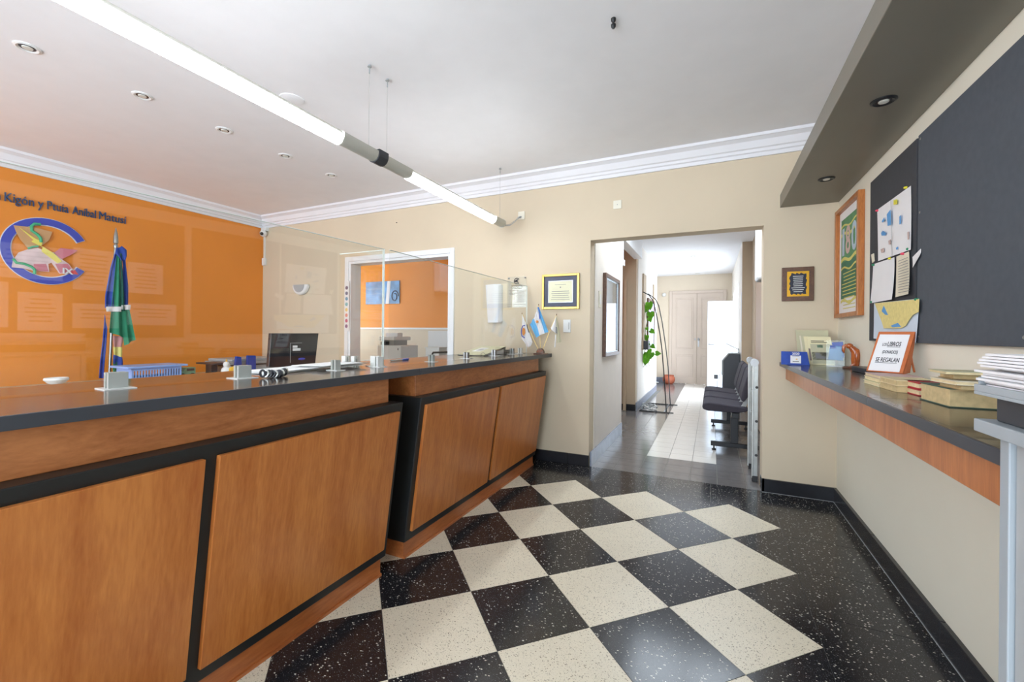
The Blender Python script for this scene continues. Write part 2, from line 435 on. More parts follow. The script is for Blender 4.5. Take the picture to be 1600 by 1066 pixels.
# terrazzo: 40 cm tiles laid diagonally, straight dark border
T = 0.4; E1 = Vector((math.cos(.7854), math.sin(.7854), 0)) * T; E2 = Vector((math.sin(.7854), -math.cos(.7854), 0)) * T
ORG = Vector((-0.163, 3.150, 0)); BX, BY = ORG.x + T * math.sqrt(.5) * 2, ORG.y + T * math.sqrt(.5)
def clip(poly, ax, lim):
    out = []
    for i, p in enumerate(poly):
        q = poly[(i + 1) % len(poly)]; a, b = p[ax] <= lim + 1e-6, q[ax] <= lim + 1e-6
        if a: out.append(p)
        if a != b: out.append(p + (q - p) * ((lim - p[ax]) / (q[ax] - p[ax])))
    return out
shared = {}
def floor_tile(poly, mat, key=None, name='tile', parent=None, z=0.0, th=.012):
    parent = parent or fl
    c = sum(poly, Vector((0, 0, 0))) / len(poly)
    if key and key in shared:
        o = shared[key].copy(); COL.objects.link(o); o.parent = parent; o.location = c - wloc(parent); return o
    g = .0012 if parent is fl else .002
    poly = [p for k_, p in enumerate(poly) if (p - poly[k_ - 1]).length > .004]
    pts = [p + (c - p).normalized() * g * 1.4 + Vector((0, 0, z - th)) for p in poly]
    o = part(name, MB().ext(pts, (0, 0, th)), mat, parent, org=c)
    if key: shared[key] = o
    return o
for i in range(-9, 3):
    for j in range(-4, 10):
        p = [ORG + E1 * a + E2 * b for a, b in ((i, j), (i + 1, j), (i + 1, j + 1), (i, j + 1))]
        c = sum(p, Vector()) / 4
        if c.x < -1.75 or c.y < -0.5 or c.x > BX + .3 or c.y > BY + .3: continue
        q = clip(clip(p, 0, BX), 1, BY)
        if len(q) < 3: continue
        A = sum((q[k].x * q[(k + 1) % len(q)].y - q[(k + 1) % len(q)].x * q[k].y) for k in range(len(q))) / 2
        if abs(A) < .004: continue
        w = (i + j) % 2 == 0; full = abs(abs(A) - T * T) < 1e-4
        if full: q = p
        floor_tile(q, 'terrazzo_white' if w else 'terrazzo_dark', ('w' if w else 'd') if full else None)
def rect(x0, x1, y0, y1): return [Vector((x0, y0, 0)), Vector((x1, y0, 0)), Vector((x1, y1, 0)), Vector((x0, y1, 0))]
for k in range(11): floor_tile(rect(BX, XR, BY - .4 * (k + 1) + .4, BY - .4 * k + .4) if k else rect(BX, XR, BY, YB), 'terrazzo_dark')
for k in range(6):
    x1 = BX - .4 * k; floor_tile(rect(x1 - .4, x1, BY, YB), 'terrazzo_dark')

# skirting
def skirting(name, pieces, mat='skirting_black'):
    o = None
    for k, b in enumerate(pieces):
        if o is None: o = struct(name, MB().box(*b), mat, .002)
        else: part('skirting_piece', MB().box(*b), mat, o, .002)
skirting('baseboard_right', [(XR - .02, XR, YB - .02 - .8 * (k + 1) + .004, YB - .02 - .8 * k, 0, .1) for k in range(7)])
skirting('baseboard_back', [(DX1, XR, YB - .02, YB, 0, .1), (-1.2, DX0, YB - .02, YB, 0, .1), (-1.6, -1.203, YB - .02, YB, 0, .1), (DX1 - .002, DX1 + .018, YB - .02, YB + .1, 0, .1)])
struct('trim_10', MB().box(XR - .023, XR - .02, YN, YB - .02, 0, .002).box(DX1, XR - .023, YB - .023, YB - .02, 0, .002), 'grey_plastic')
# crown moulding
def crown(prof_dir):
    return [(0, HC - .145), (.018, HC - .145), (.022, HC - .118), (.034, HC - .112), (.04, HC - .092), (.052, HC - .086), (.075, HC - .04), (.105, HC - .022), (.115, HC - .022), (.12, HC), (0, HC)]
struct('trim_1', MB().prism_x([(YB - a, z) for a, z in crown(0)], XO, XR), 'moulding_white')
struct('trim_2', MB().prism_y([(XO + a, z) for a, z in crown(0)], YN, YB), 'moulding_white')
struct('trim_3', MB().prism_y([(XR - a, z) for a, z in crown(0)], YN, YB), 'moulding_white')
# hanging grey canopy along the right wall
cn = thing('canopy', 'dark grey canopy slab projecting from the right wall above the boards', 'canopy', (.65, 2.0, 2.19))
part('slab', MB().box(.467, XR, -1.5, YB, 2.19, 2.29), 'soffit_grey', cn, .003)

# ------------------------------------------------------------------ reception counters
def slant(z): return -1.468 + (z - .11) * (.103 / .758)
def counter(label, y0, y1, panels, fas):
    t = thing('reception_counter', label, 'counter', (-1.7, (y0 + y1) / 2, 0))
    part('body', MB().prism_y([(-1.468, .092), (slant(.868), .868), (-1.98, .868), (-1.98, .092)], y0, y1), 'counter_black', t, .003)
    part('plinth', MB().box(-1.96, -1.482, y0 + .01, y1 - .02, 0, .092), 'plinth_wood', t, .002)
    part('plinth_bead', MB().box(-1.482, -1.474, y0 + .01, y1 - .02, 0, .012), 'plinth_wood', t)
    part('fascia', MB().box(-1.97, -1.43, fas[0], fas[1], .868, .988), 'fascia_wood', t, .002)
    dx = .018
    for a, b in panels:
        z0, z1 = .142, .828
        part('front_panel', MB().prism_y([(slant(z0) - .002, z0), (slant(z0) + dx, z0), (slant(z1) + dx, z1), (slant(z1) - .002, z1)], a, b), 'panel_wood', t, .002)
    return t
counter('long orange-brown wood and black reception counter with coiled bracelet and papers on its worktop', -1.0, 1.672, [(-.92, -.08), (-.04, .765), (.805, 1.637)], (-1.0, 1.64))
counter('shorter wood and black reception counter ending at the corridor wall, below the desk flags', 1.815, 3.668, [(1.852, 2.70), (2.742, 3.632)], (1.85, 3.64))
def worktop(label, y0, y1):
    t = thing('worktop', label, 'worktop', (-1.7, (y0 + y1) / 2, .989))
    part('slab', MB().box(-2.03, -1.378, y0, y1, .989, 1.022), 'worktop_brown', t, .0015)
    part('edge_band', MB().box(-1.38, -1.374, y0, y1, .9885, 1.0215), 'worktop_edge', t, .001)
worktop('dark brown worktop slab on the long reception counter', -1.0, 1.818)
worktop('dark brown worktop slab on the shorter counter, reaching the cream wall', 1.822, 3.838)

# ------------------------------------------------------------------ clear acrylic screens
ZT = 1.022
def screen(label, a, b, ztop, brackets):
    a = Vector(a + (0,)); b = Vector(b + (0,)); d = (b - a).normalized(); n = Vector((d.y, -d.x, 0)); t = .004
    o = thing('acrylic_screen', label, 'screen', ((a.x + b.x) / 2, (a.y + b.y) / 2, ZT))
    q = [a - n * t, b - n * t, b + n * t, a + n * t]; z0 = ZT + .004
    part('sheet', MB().ext([p + Z_ * z0 for p in q], (0, 0, ztop - z0)), 'clear_acrylic', o)
    e = .0022
    part('polished_edge', join(MB().ext([p + Z_ * ztop for p in q], (0, 0, e)), MB().ext([b - n * t + Z_ * z0, b - n * t + d * e + Z_ * z0, b + n * t + d * e + Z_ * z0, b + n * t + Z_ * z0], (0, 0, ztop - z0))), 'acrylic_edge', o)
    for s, mat, w, h in brackets:
        c = a + d * s
        bk = MB()
        for sg in (-1, 1):
            p = [c + d * (-w / 2) + n * sg * (t + .0005), c + d * (w / 2) + n * sg * (t + .0005), c + d * (w / 2) + n * sg * (t + .014), c + d * (-w / 2) + n * sg * (t + .014)]
            bk.ext([x + Z_ * (ZT + .0005) for x in p], (0, 0, h))
        bo = part('bracket', bk, mat, o, .001)
        part('foot_pad', MB().ext([c + d * x + n * y + Z_ * ZT for x, y in ((-w * .8, -.04), (w * .8, -.04), (w * .8, .04), (-w * .8, .04))], (0, 0, .003)), 'frosted_block', bo)
    return o
screen('long clear acrylic screen standing on the long counter', (-1.80, -.2), (-1.62, 1.812), 1.66, [(.10, 'frosted_block', .05, .05), (.905, 'grey_block', .05, .052), (1.29, 'grey_block', .05, .05), (1.72, 'grey_block', .03, .05), (1.985, 'frosted_block', .035, .055)])
screen('short clear acrylic side screen set across the end of the long counter', (-1.95, 1.818), (-1.632, 1.818), 1.657, [(.05, 'frosted_block', .03, .05), (.12, 'frosted_block', .025, .05), (.27, 'frosted_block', .04, .055)])
screen('clear acrylic screen standing on the shorter counter', (-1.625, 1.862), (-1.625, 3.81), 1.665, [(.40, 'grey_block', .025, .045), (.83, 'steel', .03, .045), (1.27, 'steel', .03, .05), (1.62, 'steel', .03, .05), (1.80, 'frosted_block', .03, .05)])

# ------------------------------------------------------------------ suspended tube lights
def half_round(r, n=10): return [(r * math.cos(math.pi + math.pi * k / n), r * math.sin(math.pi + math.pi * k / n)) for k in range(n + 1)]
def tube_light(label, y0, y1, l0, l1, wires):
    x, z = -1.80, 2.25; r = .043
    t = thing('tube_light', label, 'light', (x, (y0 + y1) / 2, z - r), 'suspended tube lights')
    prof = [(x + a, z + b) for a, b in half_round(r)]
    hs = MB().prism_y(prof + [(x + r, z + .012), (x + r * .6, z + .022), (x - r * .6, z + .022), (x - r, z + .012)], y0, l0)
    hs.prism_y(prof + [(x + r, z + .012), (x + r * .6, z + .022), (x - r * .6, z + .022), (x - r, z + .012)], l1, y1)
    hs.prism_y([(x - .028, z + .004), (x + .028, z + .004), (x + .022, z + .022), (x - .022, z + .022)], l0, l1)
    hs.sm = True
    part('housing', hs, 'fixture_grey', t)
    df = MB().prism_y([(x + .036 * math.cos(math.radians(155 + 230 * k / 16)), z - .012 + .036 * math.sin(math.radians(155 + 230 * k / 16))) for k in range(17)], l0 + .001, l1 - .001); df.sm = True
    part('diffuser', df, 'tube_light', t)
    for y in wires:
        w = part('suspension_wire', MB().tube([(x, y, z + .02), (x, y, HC - .012)], .0011, 5), 'aluminium', t)
        part('ceiling_hook', join(MB().lathe([(.012, 0), (.012, .004), (.006, .012)], (x, y, HC - .012), 10), MB().tube([(x, y, HC - .05), (x, y, HC - .02)], .004, 6)), 'grey_plastic', w)
    return t
tube_light('suspended fluorescent tube light lit above the long counter', .2, 1.915, .46, 1.66, (.35, 1.88))
t2 = tube_light('suspended fluorescent tube light lit above the shorter counter, cabled to the wall', 1.998, 3.60, 2.23, 3.42, (2.03, 3.56))
part('end_cap', MB().lathe([(.042, 0), (.036, .02), (.012, .03)], (-1.80, 3.60, 2.245), 14, (0, 1, 0)), 'fixture_grey', t2)
cab = [(-1.80, 3.63, 2.245), (-1.79, 3.67, 2.24), (-1.77, 3.72, 2.255), (-1.74, 3.77, 2.30), (-1.715, 3.80, 2.34), (-1.705, 3.825, 2.35)]
hel = []
for k in range(91):
    s = k / 90 * (len(cab) - 1); i = min(int(s), len(cab) - 2); p = Vector(cab[i]).lerp(Vector(cab[i + 1]), s - i); an = k * 1.05
    hel.append(p + Vector((math.cos(an), 0, math.sin(an))) * .007)
part('coiled_cable', MB().tube(hel, .0028, 5), 'grey_plastic', t2)
one('connector_block', MB().prism_y([(-1.80 + a, 2.25 + b) for a, b in half_round(.047)] + [(-1.753, 2.275), (-1.847, 2.275)], 1.917, 1.996), 'dark_plastic', 'dark grey connector block joining the two tube lights', 'connector', bevel=.003)
jb = thing('junction_box', 'small cream junction box on the wall at the end of the tube light cable', 'junction box', (-1.70, YB, 2.34))
part('box', MB().box(-1.735, -1.665, YB - .012, YB, 2.325, 2.405), 'cream_wall_pale', jb, .003)
part('cable_gland', MB().lathe([(.010, 0), (.007, .012)], (-1.705, YB - .012, 2.35), 10, (0, -1, 0)), 'grey_plastic', jb)

# ceiling spots
def spot(label, loc, mats=('white_plastic', 'glass_dark', 'lamp_off'), r=.055, group=None):
    x, y, z = loc; t = thing('recessed_spotlight', label, 'spotlight', loc, group)
    part('ring', MB().lathe([(r, 0), (r, -.004), (r * .8, -.008), (r * .62, -.003), (r * .62, 0)], loc, 22), mats[0], t)
    part('recess', MB().lathe([(r * .6, -.0005), (r * .6, -.0032), (.002, -.0034)], loc, 18), mats[1], t)
    part('lamp', MB().lathe([(r * .42, -.003), (r * .38, -.0075), (.004, -.0085)], loc, 16), mats[2], t)
    return t
G5 = 'row of recessed ceiling spotlights'
for k, y in enumerate((.99, 1.51, 2.03, 2.55, 3.05)):
    spot('white recessed spotlight in the ceiling between the tube lights and the orange wall', (-3.40, y, HC), group=G5)
SM = ('black_plastic', 'black_plastic', 'lamp_off')
spot('black recessed spotlight in the grey canopy above the large dark board', (.64, 2.26, 2.19), SM, .045)
spot('black recessed spotlight in the grey canopy at the end over the framed green poster', (.64, 3.238, 2.19), SM, .045)
one('ceiling_cover', MB().lathe([(.075, 0), (.075, -.004), (.055, -.009), (.002, -.010)], (-2.535, 1.945, HC), 24), 'ceiling_paint', 'round white cover plate on the ceiling beside the long tube light', 'cover plate')
hk = thing('ceiling_fitting', 'small black two-hole cable fitting on the white ceiling', 'fitting', (-.453, 2.12, HC))
for (u, v) in ((958.5, 29), (958.5, 38.5)):
    p = onZ(u, v, HC); part('cable_eye', MB().lathe([(.012, 0), (.011, -.012), (.005, -.02)], p, 12), 'black_plastic', hk)

# ------------------------------------------------------------------ orange wall: lettering, emblem
XW = XO + .002
def oy(u, v): p = onX(u, v, XW + .01); return (p.y, p.z)
lt = thing('wall_lettering', 'navy raised lettering across the top of the orange wall', 'lettering', (XW, 1.9, 2.31))
ys = 1.43
for word, w in ((a_, b_ * .93) for a_, b_ in (('n', .033), ('Kigón', .19), ('y', .038), ('Ptuia', .155), ('Aníbal', .185), ('Matusí', .235))):
    part('word', text_mb(word, (XW, ys, 2.315), Y_, Z_, .112, .012, w, 0.0), 'navy_letter', lt); ys += w + .025
em = thing('wall_emblem', 'blue letter C emblem with coloured figure and white numeral on the orange wall', 'emblem', (XW, 1.74, 1.62))
CRP = (0, 270, 240 / 1347)
def epoly(pts, x0, th): return MB().ext([(x0, *oy(CRP[0] + a * CRP[2], CRP[1] + b * CRP[2])) for a, b in pts], (th, 0, 0))
def ring_pts(c, ro, ri, a0, a1, n=40):
    o_ = [(c[0] + ro * math.cos(math.radians(a0 + (a1 - a0) * k / n)), c[1] + ro * math.sin(math.radians(a0 + (a1 - a0) * k / n))) for k in range(n + 1)]
    i_ = [(c[0] + ri * math.cos(math.radians(a1 - (a1 - a0) * k / n)), c[1] + ri * math.sin(math.radians(a1 - (a1 - a0) * k / n))) for k in range(n + 1)]
    return o_, i_
def c_ring(ro, ri, a0, a1, x0, th, cy=1.752, cz=1.925, ky=.97):
    o_, i_ = ring_pts((0, 0), ro, ri, a0, a1); mb = MB(); n = len(o_); i_ = i_[::-1]
    P = [(x0, cy + ky * a, cz + b) for a, b in o_] + [(x0, cy + ky * a, cz + b) for a, b in i_]
    Q = [(x0 + th, p[1], p[2]) for p in P]
    f = []
    for k in range(n - 1):
        f += [(k, k + 1, n + k + 1, n + k), (2 * n + k, 3 * n + k, 3 * n + k + 1, 2 * n + k + 1), (k, 2 * n + k, 2 * n + k + 1, k + 1), (n + k, n + k + 1, 3 * n + k + 1, 3 * n + k)]
    f += [(0, n, 3 * n, 2 * n), (n - 1, 3 * n - 1, 4 * n - 1, 2 * n - 1)]
    return mb.add(P + Q, f)
part('white_outline', c_ring(.305, .232, 29, 331, XW, .006), 'emblem_white', em)
part('letter_c', c_ring(.300, .240, 30, 330, XW, .012), 'emblem_blue', em)
for nm, mat, pts in (
    ('sail', 'emblem_tan', [(118, 462), (300, 480), (455, 520), (430, 590), (370, 635), (245, 665), (180, 590), (140, 520)]),
    ('figure', 'emblem_pale', [(100, 830), (112, 770), (160, 700), (240, 672), (330, 660), (400, 690), (470, 700), (540, 760), (600, 800), (660, 890), (600, 880), (520, 885), (450, 790), (420, 800), (430, 870), (300, 860), (200, 840)]),
    ('fin', 'emblem_pink', [(470, 705), (530, 660), (680, 680), (620, 720), (560, 748), (540, 760)]),
    ('pink_patch', 'emblem_pink', [(290, 800), (400, 800), (425, 868), (300, 858)])):  # last entry: pink area on the pale figure
    part(nm, epoly(pts, XW + (.0185 if nm == 'pink_patch' else .012), .006 if nm != 'pink_patch' else .001), mat, em)
part('lightning', epoly([(165, 480), (300, 575), (372, 610), (355, 640), (470, 710), (540, 780), (500, 795), (360, 690), (370, 655), (270, 605), (290, 590)], XW + .018, .006), 'emblem_yellow', em)
def epath(pts, x): return [(x, *oy(CRP[0] + a * CRP[2], CRP[1] + b * CRP[2])) for a, b in pts]
part('snake', MB().tube(epath([(350, 455), (300, 448), (272, 470), (275, 510), (320, 540), (352, 575), (355, 612)], XW + .022), .012, 8), 'emblem_green', em)
part('snake_coil', MB().tube(epath([(330, 645), (280, 652), (240, 665)], XW + .022), .009, 8), 'emblem_green', em)
part('snake_tail', MB().tube(epath([(110, 755), (140, 790), (210, 800), (270, 825), (300, 850), (298, 890)], XW + .022), .011, 8), 'emblem_green', em)
part('leg', epoly([(480, 800), (590, 800), (655, 885), (600, 878), (522, 880)], XW + .0182, .001), 'emblem_pink', em)
part('red_tip', epoly([(600, 885), (650, 852), (682, 895)], XW + .0195, .005), 'emblem_red', em)
p = onX(97.5, 425.5, XW + .02); part('numeral', text_mb('IX', (XW + .024, p.y, p.z - .012), Y_, Z_, .075, .004, None, .03), 'emblem_white', em)

# parade flag hanging furled on its pole by the orange wall
XF = -5.25
def fy(a, b): p = onX(150 + a * 80 / 341, 350 + b * 250 / 1066, XF); return p.y, p.z
fg = thing('parade_flag', 'furled blue and green flag hanging on a metal pole in front of the orange wall', 'flag', (XF, 2.1, 0))
(ya, za), (yb_, zb_) = fy(133, 45), fy(70, 1030)
part('pole', MB().tube([(XF, ya, za - .10), (XF, yb_, .05)], .012, 10), 'steel', fg)
part('finial', MB().lathe([(.014, -.11), (.02, -.09), (.012, -.07), (.02, -.06), (.018, 0), (.01, .05), (.002, .09)], (XF, ya, za - .06), 12), 'brushed_aluminium', fg)
part('base', MB().lathe([(.16, 0), (.16, .02), (.05, .05), (.02, .09)], (XF, yb_, 0), 20), 'steel', fg)
def drape(name, mat, L, R, x, amp, ph, rows=14, cols=12):
    g = []
    for i in range(rows + 1):
        s = i / rows; r_ = []
        def at(seq):
            t_ = s * (len(seq) - 1); k = min(int(t_), len(seq) - 2); q = t_ - k
            return seq[k][0] * (1 - q) + seq[k + 1][0] * q, seq[k][1] * (1 - q) + seq[k + 1][1] * q
        l, r = at(L), at(R)
        for j in range(cols + 1):
            w = j / cols; a, b = l[0] * (1 - w) + r[0] * w, l[1] * (1 - w) + r[1] * w; y, z = fy(a, b)
            r_.append((x + amp * math.sin(w * 9 + ph + s) * (.3 + s), y, z))
        g.append(r_)
    part(name, MB().sheet(g, .002), mat, fg)
drape('blue_fold', 'flag_blue', [(125, 160), (85, 280), (45, 480), (42, 560)], [(150, 160), (120, 280), (110, 480), (110, 555)], XF + .035, .012, 0)
drape('blue_fold', 'flag_blue', [(150, 170), (165, 280), (155, 450), (150, 545)], [(180, 170), (190, 280), (208, 420), (208, 548)], XF + .035, .012, 1)
drape('green_fold', 'flag_green', [(120, 200), (100, 400), (80, 600), (70, 720)], [(140, 200), (150, 400), (160, 600), (180, 760)], XF + .05, .014, 2)
drape('green_fold', 'flag_dark_green', [(135, 200), (145, 350), (148, 480), (150, 580)], [(150, 200), (160, 350), (166, 480), (170, 580)], XF + .06, .012, 3)
drape('green_fold', 'flag_green', [(150, 570), (158, 650), (165, 720), (178, 810)], [(205, 560), (222, 650), (234, 720), (243, 772)], XF + .045, .012, 4)
drape('knot', 'flag_blue', [(110, 175), (105, 200), (130, 225), (140, 245)], [(150, 150), (182, 175), (184, 215), (178, 245)], XF + .062, .01, 0)
drape('white_band', 'flag_white', [(43, 552), (43, 562), (43, 572), (43, 585)], [(145, 552), (145, 562), (145, 572), (145, 585)], XF + .068, .006, 0, 3)
drape('white_band', 'flag_white', [(146, 542), (146, 552), (146, 562), (146, 572)], [(208, 540), (208, 552), (208, 562), (208, 572)], XF + .066, .006, 1, 3)
drape('blue_tail', 'flag_blue', [(68, 600), (55, 760), (35, 920), (25, 1030)], [(85, 700), (80, 800), (70, 920), (64, 1030)], XF - .03, .01, 0)
drape('rose_patch', 'flag_rose', [(105, 745), (105, 780), (108, 820)], [(175, 750), (172, 785), (166, 820)], XF + .02, .01, 0, 4)
drape('yellow_patch', 'poster_yellow', [(106, 820), (108, 850), (110, 872)], [(166, 820), (168, 860), (166, 890)], XF + .022, .01, 0, 4)
drape('blue_patch', 'flag_blue', [(108, 870), (104, 900), (104, 930)], [(166, 888), (172, 930), (172, 950)], XF + .024, .01, 0, 4)
drape('green_patch', 'flag_green', [(108, 905), (104, 960), (102, 1030)], [(170, 945), (174, 980), (176, 1030)], XF + .018, .01, 0, 4)

# staff side: long desk under the orange wall and a monitor desk
dk = thing('staff_desk', 'low pale desk along the orange wall behind the counter', 'desk', (-4.9, 2.2, 0))
part('top', MB().box(-5.1, -4.35, .6, 3.6, .72, .75), 'desk_top', dk, .002)
for y in (.62, 2.08, 3.55): part('leg_panel', MB().box(-5.08, -4.4, y, y + .03, 0, .72), 'desk_top', dk)
d2 = thing('monitor_desk', 'pale desk carrying the black monitor behind the counter', 'desk', (-3.3, 2.6, 0))
part('top', MB().box(-3.7, -2.95, 1.9, 3.3, .72, .75), 'desk_top', d2, .002)
for y in (1.92, 3.25): part('leg_panel', MB().box(-3.65, -3.0, y, y + .03, 0, .72), 'desk_top', d2)
XM = -3.2
mo = thing('monitor', 'black flat monitor standing behind the long counter, seen from its back', 'monitor', (XM - .05, 2.52, .75))
q = [onX(u, v, XM) for u, v in ((420, 574), (492, 574), (498, 521), (424, 521))]
part('case', MB().ext(q, (-.035, 0, 0)), 'monitor_black', mo, .003)
part('stand', MB().box(XM - .09, XM - .04, 2.46, 2.55, .76, 1.0), 'black_plastic', mo, .003)
part('base', MB().box(XM - .18, XM + .06, 2.38, 2.64, .7505, .765), 'black_plastic', mo, .004)
p = onX(457.5, 548.5, XM + .002); lb = part('label_sticker', MB().box(XM, XM + .0015, p.y, p.y + .075, p.z, p.z + .022).box(XM, XM + .0015, p.y, p.y + .045, p.z + .026, p.z + .045), 'paper', mo)
a, b = onX(453.5, 536, XM), onX(472, 566, XM)
part('back_groove', join(MB().box(XM, XM + .001, a.y, a.y + .003, b.z, a.z), MB().box(XM, XM + .001, a.y, b.y, a.z - .003, a.z)), 'grey_plastic', mo)
part('power_lamp_ring', MB().ell((XM + .004, onX(471, 561, XM).y, onX(471, 561, XM).z), (.006, .034, .011)), 'emblem_blue', mo)
def dx(u, v, x=-4.7): return onX(u, v, x)
bk = thing('plastic_basket', 'pale blue slotted plastic basket on the desk by the orange wall', 'basket', (-4.7, 2.15, .75))
a, b = dx(187, 572), dx(277, 570)
part('rim', MB().box(-4.86, -4.54, a.y - .01, b.y + .01, .872, .89), 'basket_blue', bk, .004)
part('floor_panel', MB().box(-4.83, -4.57, a.y + .04, b.y - .04, .7505, .757), 'basket_blue', bk)
for sx in (-4.83, -4.578): part('side', MB().box(sx, sx + .006, a.y + .03, b.y - .03, .757, .79).box(sx, sx + .006, a.y + .03, b.y - .03, .85, .872), 'basket_blue', bk)
for yy in (a.y + .03, b.y - .036): part('end', MB().box(-4.83, -4.57, yy, yy + .006, .757, .872), 'basket_blue', bk)
nsl = 18
for k in range(nsl):
    y = a.y + .036 + (b.y - a.y - .08) * k / (nsl - 1); part('slat', MB().box(-4.577, -4.572, y, y + .011, .79, .85), 'basket_blue', bk)
cr = thing('toy_van', 'small pale green toy van on the desk by the orange wall', 'toy', (-4.7, 2.46, .75))
p = dx(290, 577)
part('body', MB().prism_x([(p.y - .075, .765), (p.y + .07, .765), (p.y + .07, .845), (p.y - .02, .845), (p.y - .045, .81), (p.y - .075, .80)], -4.74, -4.66), 'toy_green', cr, .004)
for yy in (-.045, .04):
    part('wheel', MB().lathe([(.02, -.045), (.02, .045)], (-4.70, p.y + yy, .7705), 14, (1, 0, 0)), 'black_plastic', cr)
part('window', MB().box(-4.659, -4.657, p.y - .01, p.y + .055, .812, .835), 'glass_dark', cr)
dk2 = thing('toy_duck', 'small white and yellow toy bird on the desk by the orange wall', 'toy', (-4.5, 2.87, .75))
p = dx(356, 572, -4.5)
part('body', MB().ell((-4.5, p.y, .80), (.05, .065, .05)), 'white_plastic', dk2)
part('head', MB().ell((-4.49, p.y - .02, .865), (.03, .03, .032)), 'white_plastic', dk2)
part('wing', MB().ell((-4.455, p.y + .03, .81), (.02, .05, .035)), 'toy_yellow', dk2)
part('crest', MB().lathe([(.012, 0), (.002, .03)], (-4.49, p.y - .02, .892), 10), 'toy_yellow', dk2)
pr = thing('desk_printer', 'flat grey and black printer on the desk in the orange corner', 'printer', (-4.8, 3.1, .75))
part('lower_case', MB().box(-5.05, -4.62, 2.85, 3.42, .7505, .83), 'grey_plastic', pr, .006)
part('paper_slot', MB().box(-4.64, -4.615, 2.86, 3.40, .832, .845), 'black_plastic', pr)
part('upper_case', MB().box(-5.05, -4.60, 2.83, 3.44, .846, .878), 'grey_plastic', pr, .005)
part('lid', MB().box(-5.04, -4.62, 2.86, 3.44, .88, .905), 'grey_plastic', pr, .005)
part('side_tray', MB().box(-4.9, -4.6, 2.66, 2.83, .86, .876), 'dark_plastic', pr, .003)
part('tray_leg', MB().box(-4.8, -4.7, 2.70, 2.76, .7505, .86), 'dark_plastic', pr)
for lab_, yy_, pts_ in (('narrow dark blue desk stand beside the toy bird', 2.885, [(2.84, .7505), (2.93, .7505), (2.915, .93), (2.865, .94)]), ('wider dark blue desk stand in front of the flat printer', 3.03, [(2.98, .7505), (3.08, .7505), (3.075, .94), (2.985, .945)])):
    ta = thing('desk_stand', lab_, 'desk stand', (-4.55, yy_, .75))
    part('panel', MB().prism_x(pts_, -4.58, -4.55), 'flag_blue', ta, .003)
    part('foot', MB().box(-4.60, -4.53, yy_ - .05, yy_ + .05, .7502, .7565), 'flag_blue', ta, .001)
p = onX(88, 592, -4.6)
cu = thing('white_dish', 'small white pedestal dish behind the long counter', 'dish', (-4.6, p.y, .75))
part('dish', MB().lathe([(.02, .03), (.05, .045), (.072, .07), (.068, .085), (.06, .082), (.03, .06)], (-4.6, p.y, .75), 20), 'white_plastic', cu)
part('foot', MB().lathe([(.045, 0), (.045, .008), (.018, .014), (.018, .032)], (-4.6, p.y, .7505), 18), 'white_plastic', cu)

# ------------------------------------------------------------------ things on the counters
def cz(u, v): return onZ(u, v, ZT)
p = cz(431, 590)
br = thing('bracelet', 'coiled black and silver bracelet lying on the long counter', 'bracelet', (p.x, p.y, ZT))
for k in range(11):
    s = k / 10; c = Vector((p.x - .01 + .015 * math.sin(s * 3.1), p.y - .05 + .1 * s, ZT + .014 + .006 * abs(s - .5) * 2))
    an = s * 2.2 - 1.1
    part('link', MB().tube([c + Vector((.012 * math.cos(t) * math.cos(an), .006 * math.cos(t), .013 * math.sin(t))) for t in [2 * math.pi * i / 12 for i in range(12)]], .0042, 6, True), 'aluminium' if k % 3 == 1 else 'dark_plastic', br)
p0 = cz(455, 577)
pp = thing('paper_pile', 'loose white papers lying on the long counter behind the screen', 'papers', (-1.78, 1.5, ZT))
for k, (yc, xc, an, w, l, mat) in enumerate(((1.36, -1.80, .15, .21, .30, 'paper'), (1.38, -1.80, .05, .21, .30, 'paper'), (1.62, -1.76, -.2, .20, .27, 'paper'), (1.64, -1.75, -.05, .19, .28, 'ink_soft'), (1.61, -1.77, .1, .2, .29, 'paper'))):
    z = ZT + .0015 + .004 * k; g = []
    for i in range(7):
        r_ = []
        for j in range(5):
            a, b = (i / 6 - .5) * l, (j / 4 - .5) * w
            r_.append((xc - .03 + b * math.cos(an) - a * math.sin(an), yc + a * math.cos(an) + b * math.sin(an), z + .004 * (i / 6) ** 2 * (k % 2) + .002 * (j / 4) ** 2))
        g.append(r_)
    part('sheet', MB().sheet(g, .002), mat, pp)
a, b = cz(611, 565), cz(642, 562.5)
pn = thing('ballpoint_pen', 'clear and blue ballpoint pen lying on the shorter counter behind the screen', 'pen', (b.x, b.y, ZT))
d = (b - a).normalized(); a = a + Z_ * .006; b = b + Z_ * .006
part('barrel', MB().tube([a, a + d * .11], .0045, 8), 'grey_plastic', pn)
part('cap', MB().tube([a + d * .11, a + d * .165, a + d * .175], [.0065, .0065, .003], 8), 'pen_blue', pn)
part('tip', MB().tube([a - d * .012, a], [.0012, .004], 8), 'steel', pn)
rb = thing('ring_binder', 'pale grey ring binder lying on the shorter counter with a white card', 'binder', (-1.80, 3.24, ZT))
bx0, bx1, by0, by1 = -1.92, -1.67, 3.04, 3.44
part('back_cover', MB().box(bx0, bx1, by0, by1, ZT + .0005, ZT + .004), 'dark_plastic', rb, .001)
g = [[(bx0, by0, ZT + .006), (bx1, by0, ZT + .006)], [(bx0, by1, ZT + .066), (bx1, by1, ZT + .066)]]
part('front_cover', MB().prism_x([(by0, ZT + .006), (by1, ZT + .066), (by1, ZT + .070), (by0, ZT + .010)], bx0, bx1), 'book_olive', rb, .001)
part('spine', MB().box(bx0, bx1, by1 - .002, by1 + .004, ZT + .0005, ZT + .07), 'dark_plastic', rb, .001)
